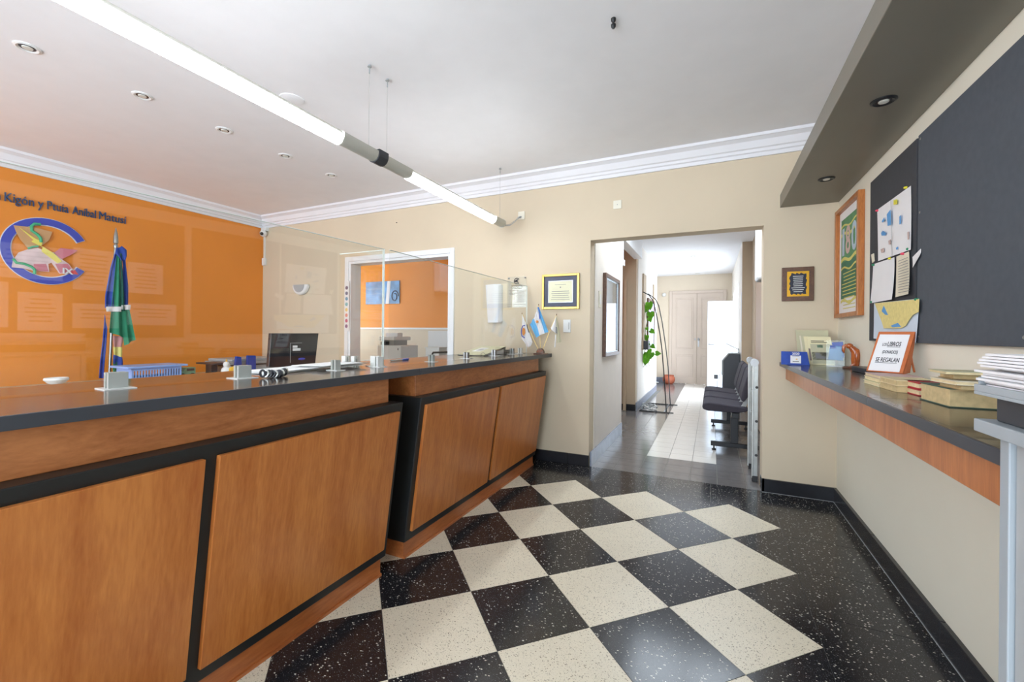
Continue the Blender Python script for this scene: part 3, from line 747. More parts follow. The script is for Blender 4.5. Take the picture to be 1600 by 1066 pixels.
part('pages', MB().prism_x([(by0 + .01, ZT + .0045), (by1 - .01, ZT + .0045), (by1 - .01, ZT + .045), (by0 + .01, ZT + .0058)], bx0 + .01, bx1 - .012), 'paper', rb)
part('card', MB().prism_x([(3.17, ZT + .0302), (3.34, ZT + .0557), (3.34, ZT + .0567), (3.17, ZT + .0312)], -1.86, -1.78), 'paper', rb)
cdn = Vector((0, .17, .0255)).normalized()
part('card_print', lines_mb((-1.79, 3.19, ZT + .0346), (0, cdn.y, cdn.z), (-1, 0, 0), .12, 4, -.014, .004, .0006, 3), 'ink', rb)
part('ring', MB().tube([(-1.69, 3.06 + .03 * math.cos(t), ZT + .014 + .012 * math.sin(t)) for t in [2 * math.pi * i / 14 for i in range(14)]], .0025, 6, True), 'steel', rb)
p = cz(801, 553) + Vector((-.06, 0, 0))
tp = thing('tape_roll', 'small grey tape roll standing on the counter beside the ring binder', 'tape roll', (p.x, p.y, ZT))
part('roll', MB().lathe([(.02, 0), (.032, 0), (.032, .035), (.02, .035)], (p.x, p.y, ZT + .0005), 20), 'dark_plastic', tp)
part('core', MB().lathe([(.0195, .001), (.0195, .034)], (p.x, p.y, ZT + .0005), 18), 'grey_plastic', tp)

# three little flags on a wooden stand
def ff(a, b): return 800 + a * 90 / 1066, 470 + b * 90 / 1066
YF = 3.62
def fp(a, b, dy=0): u, v = ff(a, b); return onY(u, v, YF + dy)
c0 = fp(527, 985); zb0 = ZT
fs = thing('flag_stand', 'dark carved wooden stand holding three little flags on the end of the shorter counter', 'flag stand', (c0.x, YF, ZT))
w0, w1 = fp(418, 985), fp(650, 985)
part('base', MB().box(w0.x, w1.x, YF - .03, YF + .03, zb0 + .0005, zb0 + .010), 'dark_wood', fs, .002)
rr = (fp(595, 960) - fp(455, 960)).length / 2
prof = [(c0.x + rr * math.cos(math.pi * k / 12), zb0 + .010 + rr * 1.25 * math.sin(math.pi * k / 12)) for k in range(13)]
part('dome', MB().prism_y(prof, YF - .018, YF + .018), 'dark_wood', fs, .003)
for s_ in (-1, 0, 1): part('carving', MB().tube([(c0.x + s_ * rr * .45 - .012, YF - .019, zb0 + .018), (c0.x + s_ * rr * .45 + .008, YF - .019, zb0 + .04)], .003, 6), 'carved_wood', fs)
def desk_flag(label, pole, dy):
    t = thing('desk_flag', label, 'flag', (c0.x, YF + dy, zb0 + .03))
    part('pole', MB().tube([fp(*pole[0], dy), fp(*pole[1], dy)], .0022, 6), 'gold_frame', t)
    part('tip', MB().ell(fp(*pole[1], dy), (.004, .004, .007), 8, 6), 'dark_wood', t); return t
def cloth(t, name, mat, corners, dy, amp=.008, n=9):
    P = [fp(*c, dy) for c in corners]; g = []
    for i in range(n + 1):
        r_ = []
        for j in range(n + 1):
            a, b = i / n, j / n; q = P[0] * (1 - a) * (1 - b) + P[1] * (1 - a) * b + P[2] * a * b + P[3] * a * (1 - b)
            r_.append(q + Vector((0, amp * math.sin(b * 6 + a * 2), 0)))
        g.append(r_)
    return part(name, MB().sheet(g, .001), mat, t)
f1 = desk_flag('little white desk flag with blue and orange emblem in the wooden stand', [(480, 890), (185, 235)], .0)
cloth(f1, 'cloth', 'flag_white', [(190, 250), (255, 400), (375, 780), (170, 690)], -.006)
cloth(f1, 'cloth_tip', 'flag_white', [(170, 690), (375, 780), (340, 840), (290, 870)], -.008)
def fpath(pts, dy): return [fp(a, b, dy) for a, b in pts]
part('emblem_arc', MB().tube(fpath([(240, 455), (200, 465), (178, 520), (172, 590), (180, 650), (235, 690)], -.02), .0045, 6), 'emblem_blue', f1)
part('emblem_figure', MB().ext(fpath([(205, 500), (240, 520), (245, 600), (215, 650), (190, 610), (188, 540)], -.021), (0, .003, 0)), 'sun_orange', f1)
part('dark_edge', MB().tube(fpath([(275, 440), (290, 500), (315, 590)], -.022), .004, 6), 'black_plastic', f1)
f2 = desk_flag('little sky blue and white striped desk flag with a sun in the wooden stand', [(527, 890), (493, 75)], .004)
cloth(f2, 'blue_stripe', 'flag_sky', [(470, 120), (500, 120), (670, 580), (590, 605)], -.004)
cloth(f2, 'white_stripe', 'flag_white', [(440, 220), (470, 150), (600, 605), (520, 635)], -.010)
cloth(f2, 'blue_stripe', 'flag_sky', [(330, 440), (400, 330), (520, 640), (445, 688)], -.012)
cloth(f2, 'white_stripe', 'flag_white', [(400, 330), (445, 220), (525, 635), (505, 640)], -.008)
part('fold', MB().tube(fpath([(492, 120), (508, 250), (512, 340)], -.016), .004, 6), 'pen_blue', f2)
part('sun', MB().lathe([(.012, 0), (.0125, .002), (.001, .003)], fp(466, 388, -.024), 14, (0, -1, 0)), 'sun_orange', f2)
f3 = desk_flag('little white and khaki desk flag in the wooden stand', [(575, 890), (712, 520)], .008)
part('upper_pole', MB().tube([fp(712, 520, .008), fp(822, 265, .008)], .002, 6), 'gold_frame', f3)
part('upper_tip', MB().ell(fp(824, 258, .008), (.004, .004, .008), 8, 6), 'dark_wood', f3)
cloth(f3, 'white_cloth', 'flag_white', [(815, 290), (825, 290), (800, 600), (712, 515)], -.002)
cloth(f3, 'khaki_cloth', 'flag_khaki', [(818, 290), (830, 300), (912, 765), (825, 780)], -.008)
cloth(f3, 'ribbon', 'flag_white', [(800, 620), (818, 640), (800, 865), (782, 860)], -.010, .003, 4)
part('print', MB().ext(fpath([(808, 480), (832, 490), (835, 610), (805, 600)], -.022), (0, .002, 0)), 'ink_soft', f3)

# ------------------------------------------------------------------ things on the back wall
def by(u, v): p = onY(u, v, YB); return p.x, p.z
def rect_y(x0, x1, z0, z1, d0, d1): return MB().box(x0, x1, YB - d1, YB - d0, z0, z1)
def frame_y(x0, x1, z0, z1, w, d0, d1):
    return join(rect_y(x0, x0 + w, z0, z1, d0, d1), rect_y(x1 - w, x1, z0, z1, d0, d1), rect_y(x0 + w, x1 - w, z0, z0 + w, d0, d1), rect_y(x0 + w, x1 - w, z1 - w, z1, d0, d1))
pq = thing('wall_plaque', 'brown wooden plaque with yellow and navy engraved plate on the wall by the shelf', 'plaque', (.584, YB, 1.475))
part('board', rect_y(.482, .686, 1.472, 1.727, 0, .018), 'dark_wood', pq, .003)
part('yellow_plate', rect_y(.515, .654, 1.506, 1.694, .018, .021), 'plaque_yellow', pq)
zz = []
for k in range(40):
    an = 2 * math.pi * k / 40; rx, rz = .053, .078; j = 1 + .07 * ((k * 7) % 3 - 1)
    sq = 1 / max(abs(math.cos(an)), abs(math.sin(an))); zz.append((.5845 + rx * math.cos(an) * min(sq, 1.3) * j, YB - .021, 1.60 + rz * math.sin(an) * min(sq, 1.3) * j))
part('navy_plate', MB().ext(zz, (0, -.002, 0)), 'plaque_navy', pq)
part('engraving', lines_mb((.542, YB - .0232, 1.655), X_, Z_, .085, 9, .0145, .004, .0008, 5), 'paper', pq)
ct = thing('framed_certificate', 'certificate in a gold frame with slate mount above the light switch', 'certificate', (-1.29, YB, 1.44))
x0, z0, x1, z1 = -1.474, 1.440, -1.107, 1.771
part('frame', frame_y(x0, x1, z0, z1, .022, 0, .022), 'gold_frame', ct, .003)
part('mount', rect_y(x0 + .02, x1 - .02, z0 + .02, z1 - .02, .004, .010), 'slate_mat', ct)
part('inner_frame', frame_y(x0 + .062, x1 - .062, z0 + .062, z1 - .062, .006, .010, .013), 'brushed_aluminium', ct)
part('sheet', rect_y(x0 + .066, x1 - .066, z0 + .066, z1 - .066, .010, .0115), 'cream_paper', ct)
part('printed_lines', join(lines_mb((x0 + .10, YB - .0116, z1 - .10), X_, Z_, .165, 1, .01, .003, .0006, 2), lines_mb((x0 + .09, YB - .0116, z1 - .165), X_, Z_, .185, 5, .019, .004, .0006, 4)), 'ink_soft', ct)
part('seal', MB().lathe([(.006, 0), (.006, .001)], ((x0 + x1) / 2, YB - .0116, z1 - .125), 12, (0, -1, 0)), 'ink_soft', ct)
sw = thing('light_switch', 'white light switch plate below the gold framed certificate', 'switch', (-1.226, YB, 1.24))
part('plate', rect_y(-1.262, -1.190, 1.222, 1.342, 0, .008), 'white_plastic', sw, .003)
for k in range(3): part('rocker', rect_y(-1.25, -1.215, 1.24 + k * .032, 1.264 + k * .032, .008, .011), 'white_plastic', sw, .001)
part('grey_strip', rect_y(-1.208, -1.203, 1.25, 1.315, .008, .009), 'ink_soft', sw)  # thin grey strip beside the rockers
ap = thing('acrylic_plaque', 'clear acrylic plaque with black emblem and list of names on the cream wall', 'plaque', (-1.74, YB, 1.46))
x0, x1, z0, z1 = -1.842, -1.638, 1.465, 1.768
part('sheet', rect_y(x0, x1, z0, z1, .012, .016), 'clear_acrylic', ap)
part('backing', rect_y(x0, x1, z0, z1, .0005, .002), 'beige_wall', ap)
for a in (x0 + .014, x1 - .014): part('screw', MB().lathe([(.007, 0), (.007, .018), (.002, .021)], (a, YB, z1 - .014), 12, (0, -1, 0)), 'steel', ap)
ec = ((x0 + x1) / 2, z1 - .045)
part('emblem', MB().tube([(ec[0] + .028 * math.cos(math.radians(a)), YB - .0168, ec[1] + .028 * math.sin(math.radians(a))) for a in range(35, 326, 15)], .0035, 6), 'ink', ap)
part('emblem_figure', MB().ext([(ec[0] + a, YB - .0162, ec[1] + b) for a, b in ((-.02, .006), (-.004, .012), (.016, .02), (.006, 0), (.018, -.018), (-.004, -.006), (-.02, -.01))], (0, -.001, 0)), 'ink', ap)
part('heading', lines_mb((x0 + .035, YB - .0162, z1 - .092), X_, Z_, .135, 3, .014, .0045, .0006, 7), 'ink', ap)
part('names', join(lines_mb((x0 + .02, YB - .0162, z1 - .14), X_, Z_, .07, 4, .013, .004, .0006, 8), lines_mb((x0 + .098, YB - .0162, z1 - .14), X_, Z_, .09, 10, .0125, .004, .0006, 9)), 'ink_soft', ap)
part('footer', join(MB().box(x0 + .01, x1 - .01, YB - .0168, YB - .0162, z0 + .03, z0 + .032), MB().box(x0 + .01, x1 - .01, YB - .0168, YB - .0162, z0 + .008, z0 + .010)), 'ink_soft', ap)
ph = thing('paper_holder', 'white curled paper sheet fixed on the cream wall beside the acrylic plaque', 'paper sheet', (-2.0, YB, 1.32))
g = []
for i in range(9):
    s = i / 8; r_ = []
    for j in range(9):
        w = j / 8; x = -2.095 + .03 * s + w * (.19 - .03 * s); r_.append((x, YB - .004 - .05 * math.sin(min(1, w * 1.25) * math.pi * .5) * (w > .0) + (.035 if w > .62 else 0) * (w - .62) * 2, 1.70 - .385 * s))
    g.append(r_)
part('sheet', MB().sheet(g, .0015), 'paper', ph)
g = []
for i in range(5):
    s = i / 4; g.append([(-1.925, YB - .052, 1.685 - .365 * s), (-1.905, YB - .03, 1.69 - .365 * s), (-1.898, YB - .002, 1.69 - .36 * s)])
part('folded_side', MB().sheet(g, .0015), 'paper', ph)
bp = thing('blank_plate', 'small cream square cover plate high on the wall above the corridor opening', 'cover plate', (-.768, YB, 2.32))
part('plate', rect_y(-.805, -.733, 2.325, 2.4, 0, .007), 'cream_wall_pale', bp, .002)
part('screw', MB().lathe([(.004, 0), (.003, .003)], (-.769, YB - .007, 2.362), 8, (0, -1, 0)), 'steel', bp)
# half-moon wall lamp
sc = thing('wall_lamp', 'white half-moon wall lamp on the beige wall near the orange corner', 'wall lamp', (-4.76, YB, 1.68))
def moon(r): return [(-4.755 - .01 + r * math.cos(math.pi + math.pi * k / 16), 1.81 + r * math.sin(math.pi + math.pi * k / 16)) for k in range(17)]
part('shell', MB().ext([(x, YB, z) for x, z in moon(.135)], (0, -.06, 0)), 'white_plastic', sc, .02)
part('grille', MB().ext([(x, YB - .0605, z - .004) for x, z in moon(.098)], (0, -.006, 0)), 'grey_plastic', sc, .003)
# security camera and its cable trunking
scm = thing('security_camera', 'white dome security camera in the top corner beside the orange wall', 'camera', (-5.49, YB, 2.48))
part('mount', MB().box(-5.53, -5.43, YB - .05, YB, 2.56, 2.605), 'white_plastic', scm, .004)
part('body', MB().ell((-5.475, YB - .05, 2.525), (.045, .045, .045)), 'white_plastic', scm)
part('lens', MB().ell((-5.455, YB - .088, 2.512), (.022, .02, .022)), 'black_plastic', scm)
tk = thing('cable_trunking', 'thin white cable trunking with a small box running down the beige corner', 'trunking', (-5.50, YB, 2.1))
part('channel', MB().box(-5.515, -5.50, YB - .012, YB, 2.2, 2.50), 'white_plastic', tk)
part('box', MB().box(-5.535, -5.475, YB - .03, YB, 2.10, 2.20), 'white_plastic', tk, .004)
one('wall_nail', MB().lathe([(.006, 0), (.003, .012)], onY(620, 348, YB), 8, (0, -1, 0)), 'ink', 'tiny dark nail in the beige wall above the side doorway', 'nail')

# ------------------------------------------------------------------ doorway into the side room
dr = struct('trim_4', MB().box(-4.025, WX0, YB - .018, YB + .151, 0, WH + .055).box(WX1, -2.47, YB - .018, YB + .151, 0, WH + .055).box(WX0, WX1, YB - .018, YB + .151, WH, WH + .055), 'white_gloss', .003)
struct('trim_5', MB().box(WX0, WX0 + .03, YB - .005, YB + .16, 0, WH).box(WX1 - .03, WX1, YB - .005, YB + .16, 0, WH).box(WX0 + .03, WX1 - .03, YB - .005, YB + .16, WH - .03, WH), 'white_gloss', .002)
for z in (.3, 1.62): one('door_hinge', MB().box(WX1 - .045, WX1 - .03, YB + .02, YB + .05, z, z + .12), 'white_gloss', 'white hinge on the %s part of the side doorway frame' % ('upper' if z > 1 else 'lower'), 'hinge', bevel=.002)
st = thing('dot_strip', 'narrow white strip with a column of coloured dots on the side doorway frame', 'paper strip', (-4.0, YB - .02, 1.2))
part('strip', MB().box(-4.022, -3.945, YB - .022, YB - .0185, 1.22, 1.82), 'paper', st)
for k in range(8):
    part('dot', MB().lathe([(.022, 0), (.022, .001)], (-3.985, YB - .022, 1.74 - .066 * k), 14, (0, -1, 0)), DOTS[k], st)
SY1 = 6.5
struct('wall_side_room_back', MB().box(-7.1, -1.3, SY1, SY1 + .1, 1.29, HC), 'orange_wall')
struct('wall_side_room_lower', MB().box(-7.1, -1.3, SY1, SY1 + .1, 0, 1.27), 'beige_wall')
struct('trim_6', MB().box(-7.1, -1.3, SY1 - .02, SY1 + .1, 1.27, 1.30), 'white_gloss')
sl = MB().box(-7.2, -7.1, YB + .15, 4.5, 0, HC).box(-7.2, -7.1, 6.1, SY1, 0, HC).box(-7.2, -7.1, 4.5, 6.1, 0, .9).box(-7.2, -7.1, 4.5, 6.1, 2.3, HC)  # the gap in this unseen wall is added to let daylight in
struct('wall_side_room_left', sl, 'beige_wall')
struct('wall_side_room_right', MB().box(-1.4, -1.3, YB + .15, SY1, 0, HC), 'beige_wall')
struct('wall_side_room_front', MB().box(-7.2, XO - .15, YB, YB + .15, 0, HC), 'beige_wall')
struct('floor_side_room', MB().box(-7.2, -1.4, YB, SY1, -.06, 0), 'room_floor')
struct('ceiling_side_room', MB().box(-7.2, -1.3, YB + .15, SY1 + .1, HC, HC + .1), 'ceiling_paint')
po = thing('blue_poster', 'blue and white underwater picture on the orange wall of the side room', 'poster', (-5.8, SY1, 1.75))
part('canvas', MB().box(-6.25, -5.41, SY1 - .02, SY1, 1.76, 2.20), 'poster_sea', po)
part('swirl', MB().tube([(-5.52 + .09 * math.cos(t) * (1 - t / 14), SY1 - .022, 1.90 + .12 * math.sin(t) * (1 - t / 14)) for t in [k * .35 for k in range(24)]], .012, 6), 'navy_letter', po)
part('white_band', MB().ext([(-5.74, SY1 - .021, 1.76), (-5.66, SY1 - .021, 1.76), (-5.62, SY1 - .021, 2.2), (-5.70, SY1 - .021, 2.2)], (0, -.002, 0)), 'flag_white', po)
tb = thing('side_room_table', 'white table in the side room under the copier', 'table', (-4.3, 5.5, 0))
part('top', MB().box(-5.1, -3.55, 5.25, 5.9, .72, .75), 'white_plastic', tb, .003)
for x in (-5.05, -3.65):
    for y in (5.28, 5.83): part('leg', MB().box(x, x + .04, y, y + .04, 0, .72), 'grey_plastic', tb)
cp = thing('copier', 'white and grey copier seen through the side doorway', 'copier', (-4.6, 5.5, .75))
part('body', MB().box(-4.88, -4.40, 5.32, 5.75, .7505, 1.0), 'white_plastic', cp, .01)
part('scanner_lid', MB().box(-4.86, -4.55, 5.34, 5.75, 1.08, 1.14), 'white_plastic', cp, .01)
part('neck', MB().box(-4.86, -4.60, 5.40, 5.72, 1.0, 1.08), 'grey_plastic', cp)
part('output_slot', MB().box(-4.80, -4.70, 5.31, 5.40, 1.01, 1.06), 'dark_plastic', cp)
part('paper_tray', MB().box(-4.86, -4.62, 5.5, 5.62, 1.14, 1.2), 'paper', cp)
part('button', MB().box(-4.46, -4.45, 5.314, 5.32, .93, .96), 'ink', cp)
wbx = thing('white_box', 'white open box beside the black chair in the side room', 'box', (-3.85, 5.5, .75))
part('box', MB().box(-3.99, -3.74, 5.4, 5.6, .7505, .97), 'white_plastic', wbx, .004)
part('lid', MB().box(-4.0, -3.73, 5.39, 5.61, .97, .985), 'white_plastic', wbx, .002)
ch = thing('side_chair', 'black armchair half hidden in the side room doorway', 'chair', (-3.05, 4.75, 0))
part('seat', MB().box(-3.3, -2.8, 4.5, 5.0, .42, .48), 'seat_fabric', ch, .02)
part('backrest', MB().box(-2.86, -2.8, 4.5, 5.0, .6, .9), 'seat_fabric', ch, .02)
part('arm', MB().tube([(-2.82, 4.52, .62), (-2.85, 4.52, .93), (-3.0, 4.52, .965), (-3.22, 4.52, .955), (-3.27, 4.52, .88), (-3.25, 4.52, .45)], .013, 8), 'black_plastic', ch)
part('arm', MB().tube([(-2.82, 4.98, .62), (-2.85, 4.98, .93), (-3.0, 4.98, .965), (-3.22, 4.98, .955), (-3.27, 4.98, .88), (-3.25, 4.98, .45)], .013, 8), 'black_plastic', ch)
for x in (-3.26, -2.84):
    for y in (4.54, 4.96): part('leg', MB().tube([(x, y, 0), (x, y, .43)], .014, 8), 'black_plastic', ch)
cbn = thing('side_cabinet', 'pale grey cabinet beside the doorway jamb of the side room', 'cabinet', (-2.9, 6.2, 0))
part('body', MB().box(-4.42, -3.6, 6.05, 6.47, 0, 1.24), 'white_gloss', cbn, .003)
part('door_line', MB().box(-4.02, -4.01, 6.045, 6.05, .05, 1.2), 'grey_plastic', cbn)
part('handle', MB().box(-3.99, -3.975, 6.03, 6.05, .8, .92), 'steel', cbn)

# ------------------------------------------------------------------ right wall: boards, papers, poster
XB = XR
def rx(u, v, x=XB): return onX(u, v, x)
nb = thing('pin_board', 'narrow charcoal felt pin board covered with drawings and a map', 'pin board', (XB, 2.78, 1.185))
part('felt', MB().box(XB - .018, XB - .003, 2.475, 3.085, 1.185, 2.09), 'board_felt_dark', nb, .002)
bb = thing('pin_board', 'large plain slate felt board on the right wall, free of papers', 'pin board', (XB, 2.08, 1.18))
part('felt', MB().box(XB - .020, XB - .003, 1.72, 2.452, 1.182, 2.092), 'board_felt', bb, .002)
for y, z in ((2.43, 2.07), (2.43, 1.21), (2.43, 1.75), (1.74, 1.21)): part('screw', MB().lathe([(.006, 0), (.004, .002)], (XB - .02, y, z), 10, (-1, 0, 0)), 'steel', bb)
b3 = thing('pin_board', 'slate felt notice board with printed notices, added out of view for screen reflections', 'pin board', (XB, 1.1, 1.1))  # unseen board and notices, added to be reflected in the acrylic screen
part('felt', MB().box(XB - .018, XB - .003, .45, 1.665, 1.15, 2.09), 'board_felt', b3, .002)
for k, (y0, y1, z0, z1) in enumerate(((1.30, 1.52, 1.50, 1.74), (1.30, 1.61, 1.25, 1.42), (.74, .95, 1.20, 1.46), (1.0, 1.25, 1.22, 1.40), (1.0, 1.22, 1.50, 1.80), (.5, .70, 1.22, 1.52), (.62, .95, 1.55, 1.78))):
    nt_ = thing('notice', 'white printed notice %s on the added unseen notice board' % ('nearly square', 'wide short', 'small lower', 'wide lower middle', 'tall upper middle', 'tall lower end', 'wide upper end')[k], 'notice', (XB - .018, (y0 + y1) / 2, z0))
    part('sheet', MB().box(XB - .0195, XB - .018, y0, y1, z0, z1), 'paper', nt_)
    part('print', lines_mb((XB - .0196, y1 - .03, z1 - .05), -Y_, Z_, y1 - y0 - .06, int((z1 - z0 - .06) / .03), .03, .010, .0006, k), 'ink_soft', nt_)
XP = XB - .021
def quad(pts, x=XP): return [onX(u, v, x) for u, v in pts]
def pinned(name, label, cat, pts, mat, pins=(), x=XP, curl=.012, th=.001):
    P = quad(pts, x); t = thing(name, label, cat, (x, P[0].y, min(p.z for p in P)))
    g = []
    for i in range(7):
        r_ = []
        for j in range(7):
            a, b = i / 6, j / 6; q = P[0] * (1 - a) * (1 - b) + P[1] * (1 - a) * b + P[2] * a * b + P[3] * a * (1 - b)
            r_.append(q + Vector((-curl * (a ** 2) * (.4 + .6 * b) - .001, 0, 0)))
        g.append(r_)
    part('sheet', MB().sheet(g, th), mat, t)
    for (u, v), m_ in pins: part('pin', MB().lathe([(.006, 0), (.006, .008), (.003, .012)], onX(u, v, x - .001), 10, (-1, 0, 0)), m_, t)
    return t, P
dw, P = pinned('drawing_sheet', 'big white sheet with blue pencil strokes pinned high on the narrow board', 'drawing', [(1371, 328), (1423.4, 290.3), (1425.8, 390), (1373.3, 408)], 'paper', (((1372, 329), 'pin_red'), ((1417, 293), 'pin_yellow'), ((1421, 389), 'pin_green'), ((1392, 404), 'pin_yellow')), XP, .006)
def mark(t, mat, pts, x=XP - .0095): part('mark', MB().ext(quad([(1355 + a * .2442, 280 + b * .2442) for a, b in pts], x), (.0008, 0, 0)), mat, t)
for mt_, pts in (('pencil_blue', [(125, 225), (148, 195), (155, 290), (130, 300)]), ('pencil_blue', [(205, 240), (215, 230), (215, 285), (205, 290)]), ('pencil_blue', [(88, 345), (100, 330), (120, 345), (115, 360), (92, 362)]), ('pencil_blue', [(92, 270), (108, 245), (110, 265), (98, 278)]), ('pencil_brown', [(85, 450), (105, 440), (108, 465), (90, 472)]), ('pencil_brown', [(135, 395), (150, 385), (150, 415), (138, 420)]), ('pencil_blue', [(183, 440), (195, 432), (195, 448), (185, 452)]), ('pencil_brown', [(256, 340), (266, 335), (266, 385), (258, 388)]), ('pin_yellow', [(168, 135), (190, 128), (190, 160), (168, 165)])):
    mark(dw, mt_, pts)
part('seam', MB().ext(quad([(1391.5, 313), (1392, 313), (1394, 400), (1393.4, 400)], XP - .0095), (.0006, 0, 0)), 'grey_plastic', dw)
pinned('blank_sheet', 'plain white sheet pinned below the drawing on the narrow board', 'paper sheet', [(1364.8, 413), (1397.7, 402), (1399, 468), (1362, 474)], 'paper', (((1366, 414), 'pin_green'), ((1364, 472), 'pin_green')), XP - .002, .014)
tk_, P = pinned('torn_list', 'long torn handwritten list pinned under the drawing on the narrow board', 'paper sheet', [(1401, 401), (1420.4, 393), (1424.6, 459.5), (1401.4, 464.4)], 'paper_warm', (((1412, 396.5), 'pin_red'),), XP - .004, .012)
lw = MB()
for k in range(13): lw.ext(quad([(1403.5, 408 + k * 4.1), (1418 + .3 * k, 402 + k * 4.3), (1418 + .3 * k, 402.8 + k * 4.3), (1403.5, 408.8 + k * 4.1)], XP - .0185), (.0006, 0, 0))
part('handwriting', lw, 'ink_soft', tk_)
pinned('small_note', 'small tilted white note stuck at the right edge of the narrow board', 'note', [(1426, 402), (1439, 388.7), (1440.5, 400), (1427.8, 418)], 'paper', (), XP, .008)
mp_, P = pinned('wall_map', 'map with yellow land and pale blue sea pinned at the bottom of the narrow board', 'map', [(1366, 474), (1436.3, 466.8), (1433.6, 537), (1366, 529)], 'map_water', (((1434, 468), 'pin_green'),), XP - .003, .006)
part('land', MB().ext(quad([(1355 + a * .2442, 280 + b * .2442) for a, b in ((48, 795), (332, 768), (328, 850), (290, 870), (265, 905), (245, 940), (215, 955), (105, 955), (95, 920))], XP - .0115), (.001, 0, 0)), 'map_yellow', mp_)
part('lake', MB().ext(quad([(1355 + a * .2442, 280 + b * .2442) for a, b in ((92, 845), (105, 810), (132, 870), (115, 868))], XP - .0125), (.001, 0, 0)), 'pencil_blue', mp_)
part('lake', MB().ext(quad([(1355 + a * .2442, 280 + b * .2442) for a, b in ((150, 938), (195, 920), (215, 945), (160, 948))], XP - .0125), (.001, 0, 0)), 'pencil_blue', mp_)
fc = part('corner_fold', MB().ext(quad([(1362.5, 398), (1366, 396), (1367, 408), (1364, 411)], XP), (-.004, 0, 0)), 'paper_warm', dw)
# framed poster
y0, y1, z0, z1 = 3.245, 3.79, 1.338, 2.103
fpz = thing('framed_poster', 'green poster with white border in a brown wooden frame beside the narrow board', 'poster', (XB, 3.52, z0))
def fr(a, b, c, d, w, x0, x1): return join(MB().box(x0, x1, a, a + w, c, d), MB().box(x0, x1, b - w, b, c, d), MB().box(x0, x1, a + w, b - w, c, c + w), MB().box(x0, x1, a + w, b - w, d - w, d))
part('frame', fr(y0, y1, z0, z1, .028, XB - .035, XB), 'frame_wood', fpz, .003)
part('mount', MB().box(XB - .010, XB - .003, y0 + .02, y1 - .02, z0 + .02, z1 - .02), 'paper', fpz)
a0, a1, c0_, c1_ = y0 + .075, y1 - .075, z0 + .13, z1 - .085
zm = c0_ + (c1_ - c0_) * .46
part('upper_print', MB().box(XB - .0112, XB - .0098, a0, a1, zm, c1_), 'poster_green', fpz)
part('lower_print', MB().box(XB - .0112, XB - .0098, a0, a1, c0_, zm), 'poster_dark_green', fpz)
for zc, h in ((zm, .022), (zm - .055, .012), (c0_ - .03, .018), (c1_ - .12, .02), (c1_ - .06, .012)):
    part('yellow_band', MB().ext([(XB - .0122, a1 - (a1 - a0) * k / 10, zc + .012 * math.sin(k * .9) + sg) for sg, ks in ((0, range(11)), (h, range(10, -1, -1))) for k in ks], (.001, 0, 0)), 'poster_yellow', fpz)
for ch_, mt_, yy, ww in (('1', 'poster_blue', a1 - .03, .05), ('8', 'poster_pink', a1 - .11, .11), ('0', 'poster_blue', a1 - .245, .12)):
    part('numeral', text_mb(ch_, (XB - .0115, yy, zm + .05), -Y_, Z_, .26, .001, ww, .02), mt_, fpz)
part('small_print', lines_mb((XB - .0113, a1 - .02, zm - .085), -Y_, Z_, a1 - a0 - .04, 11, .024, .006, .0006, 12, .4), 'poster_yellow', fpz)

# ------------------------------------------------------------------ shelf along the right wall
ZS = 1.006
sh = thing('wall_shelf', 'long dark shelf with reddish wood fascia along the right wall', 'shelf', (.65, 2.4, .88))
for a, b in ((1.06, 1.794), (1.797, 3.838)):
    so = part('slab', MB().box(.478, XR - .001, a, b, ZS - .028, ZS), 'worktop_brown', sh, .001)
    part('edge_band', MB().box(.472, .479, a, b, ZS - .0285, ZS - .0005), 'worktop_edge', so, .001)
for a, b in ((1.06, 2.0), (2.002, 3.838)): part('fascia', MB().box(.514, .532, a, b, .878, ZS - .028), 'shelf_wood', sh, .001)
def sz(u, v): return onZ(u, v, ZS)
# blue desk calendar
def sy(u, y): p = onY(u, 560, y); return Vector((p.x, p.y, ZS))
a, b = sy(1220.5, 3.53), sy(1265.5, 3.51)
cl = thing('desk_calendar', 'blue desk calendar with white panel at the end of the shelf', 'calendar', ((a.x + b.x) / 2, (a.y + b.y) / 2, ZS))
ux = (b - a).normalized(); uy = Vector((-ux.y, ux.x, 0)); L = (b - a).length
def cpt(s, d, z): return a + ux * s + uy * d + Z_ * (z + .0005)
hC = .092
mb = MB().add([cpt(0, 0, 0), cpt(L, 0, 0), cpt(L, .075, 0), cpt(0, .075, 0), cpt(0, .03, hC), cpt(L - .015, .03, hC), cpt(L - .015, .045, hC), cpt(0, .045, hC)], [(0, 3, 2, 1), (4, 5, 6, 7), (0, 1, 5, 4), (1, 2, 6, 5), (2, 3, 7, 6), (3, 0, 4, 7)])
part('body', mb, 'calendar_blue', cl, .002)
nrm = (cpt(1, 0, 0) - cpt(0, 0, 0)).cross(cpt(0, .03, hC) - cpt(0, 0, 0)).normalized(); vy = (cpt(0, .03, hC) - cpt(0, 0, 0)).normalized()
w = part('white_panel', MB().ext([cpt(0, 0, 0) + ux * s + vy * t + nrm * .0006 for s, t in ((L * .33, .012), (L * .70, .012), (L * .70, .068), (L * .33, .068))], nrm * .001), 'paper', cl)
part('year', text_mb('2020', cpt(0, 0, 0) + ux * (L * .39) + vy * .074 + nrm * .0008, ux, vy, .022, .001, L * .26, .03), 'paper', cl)
part('print', join(lines_mb(cpt(0, 0, 0) + ux * (L * .40) + vy * .022 + nrm * .0018, ux, vy, L * .24, 1, .01, .005, .0006, 3), lines_mb(cpt(0, 0, 0) + ux * (L * .38) + vy * .062 + nrm * .0018, ux, vy, L * .28, 1, .01, .003, .0006, 4)), 'ink', cl)
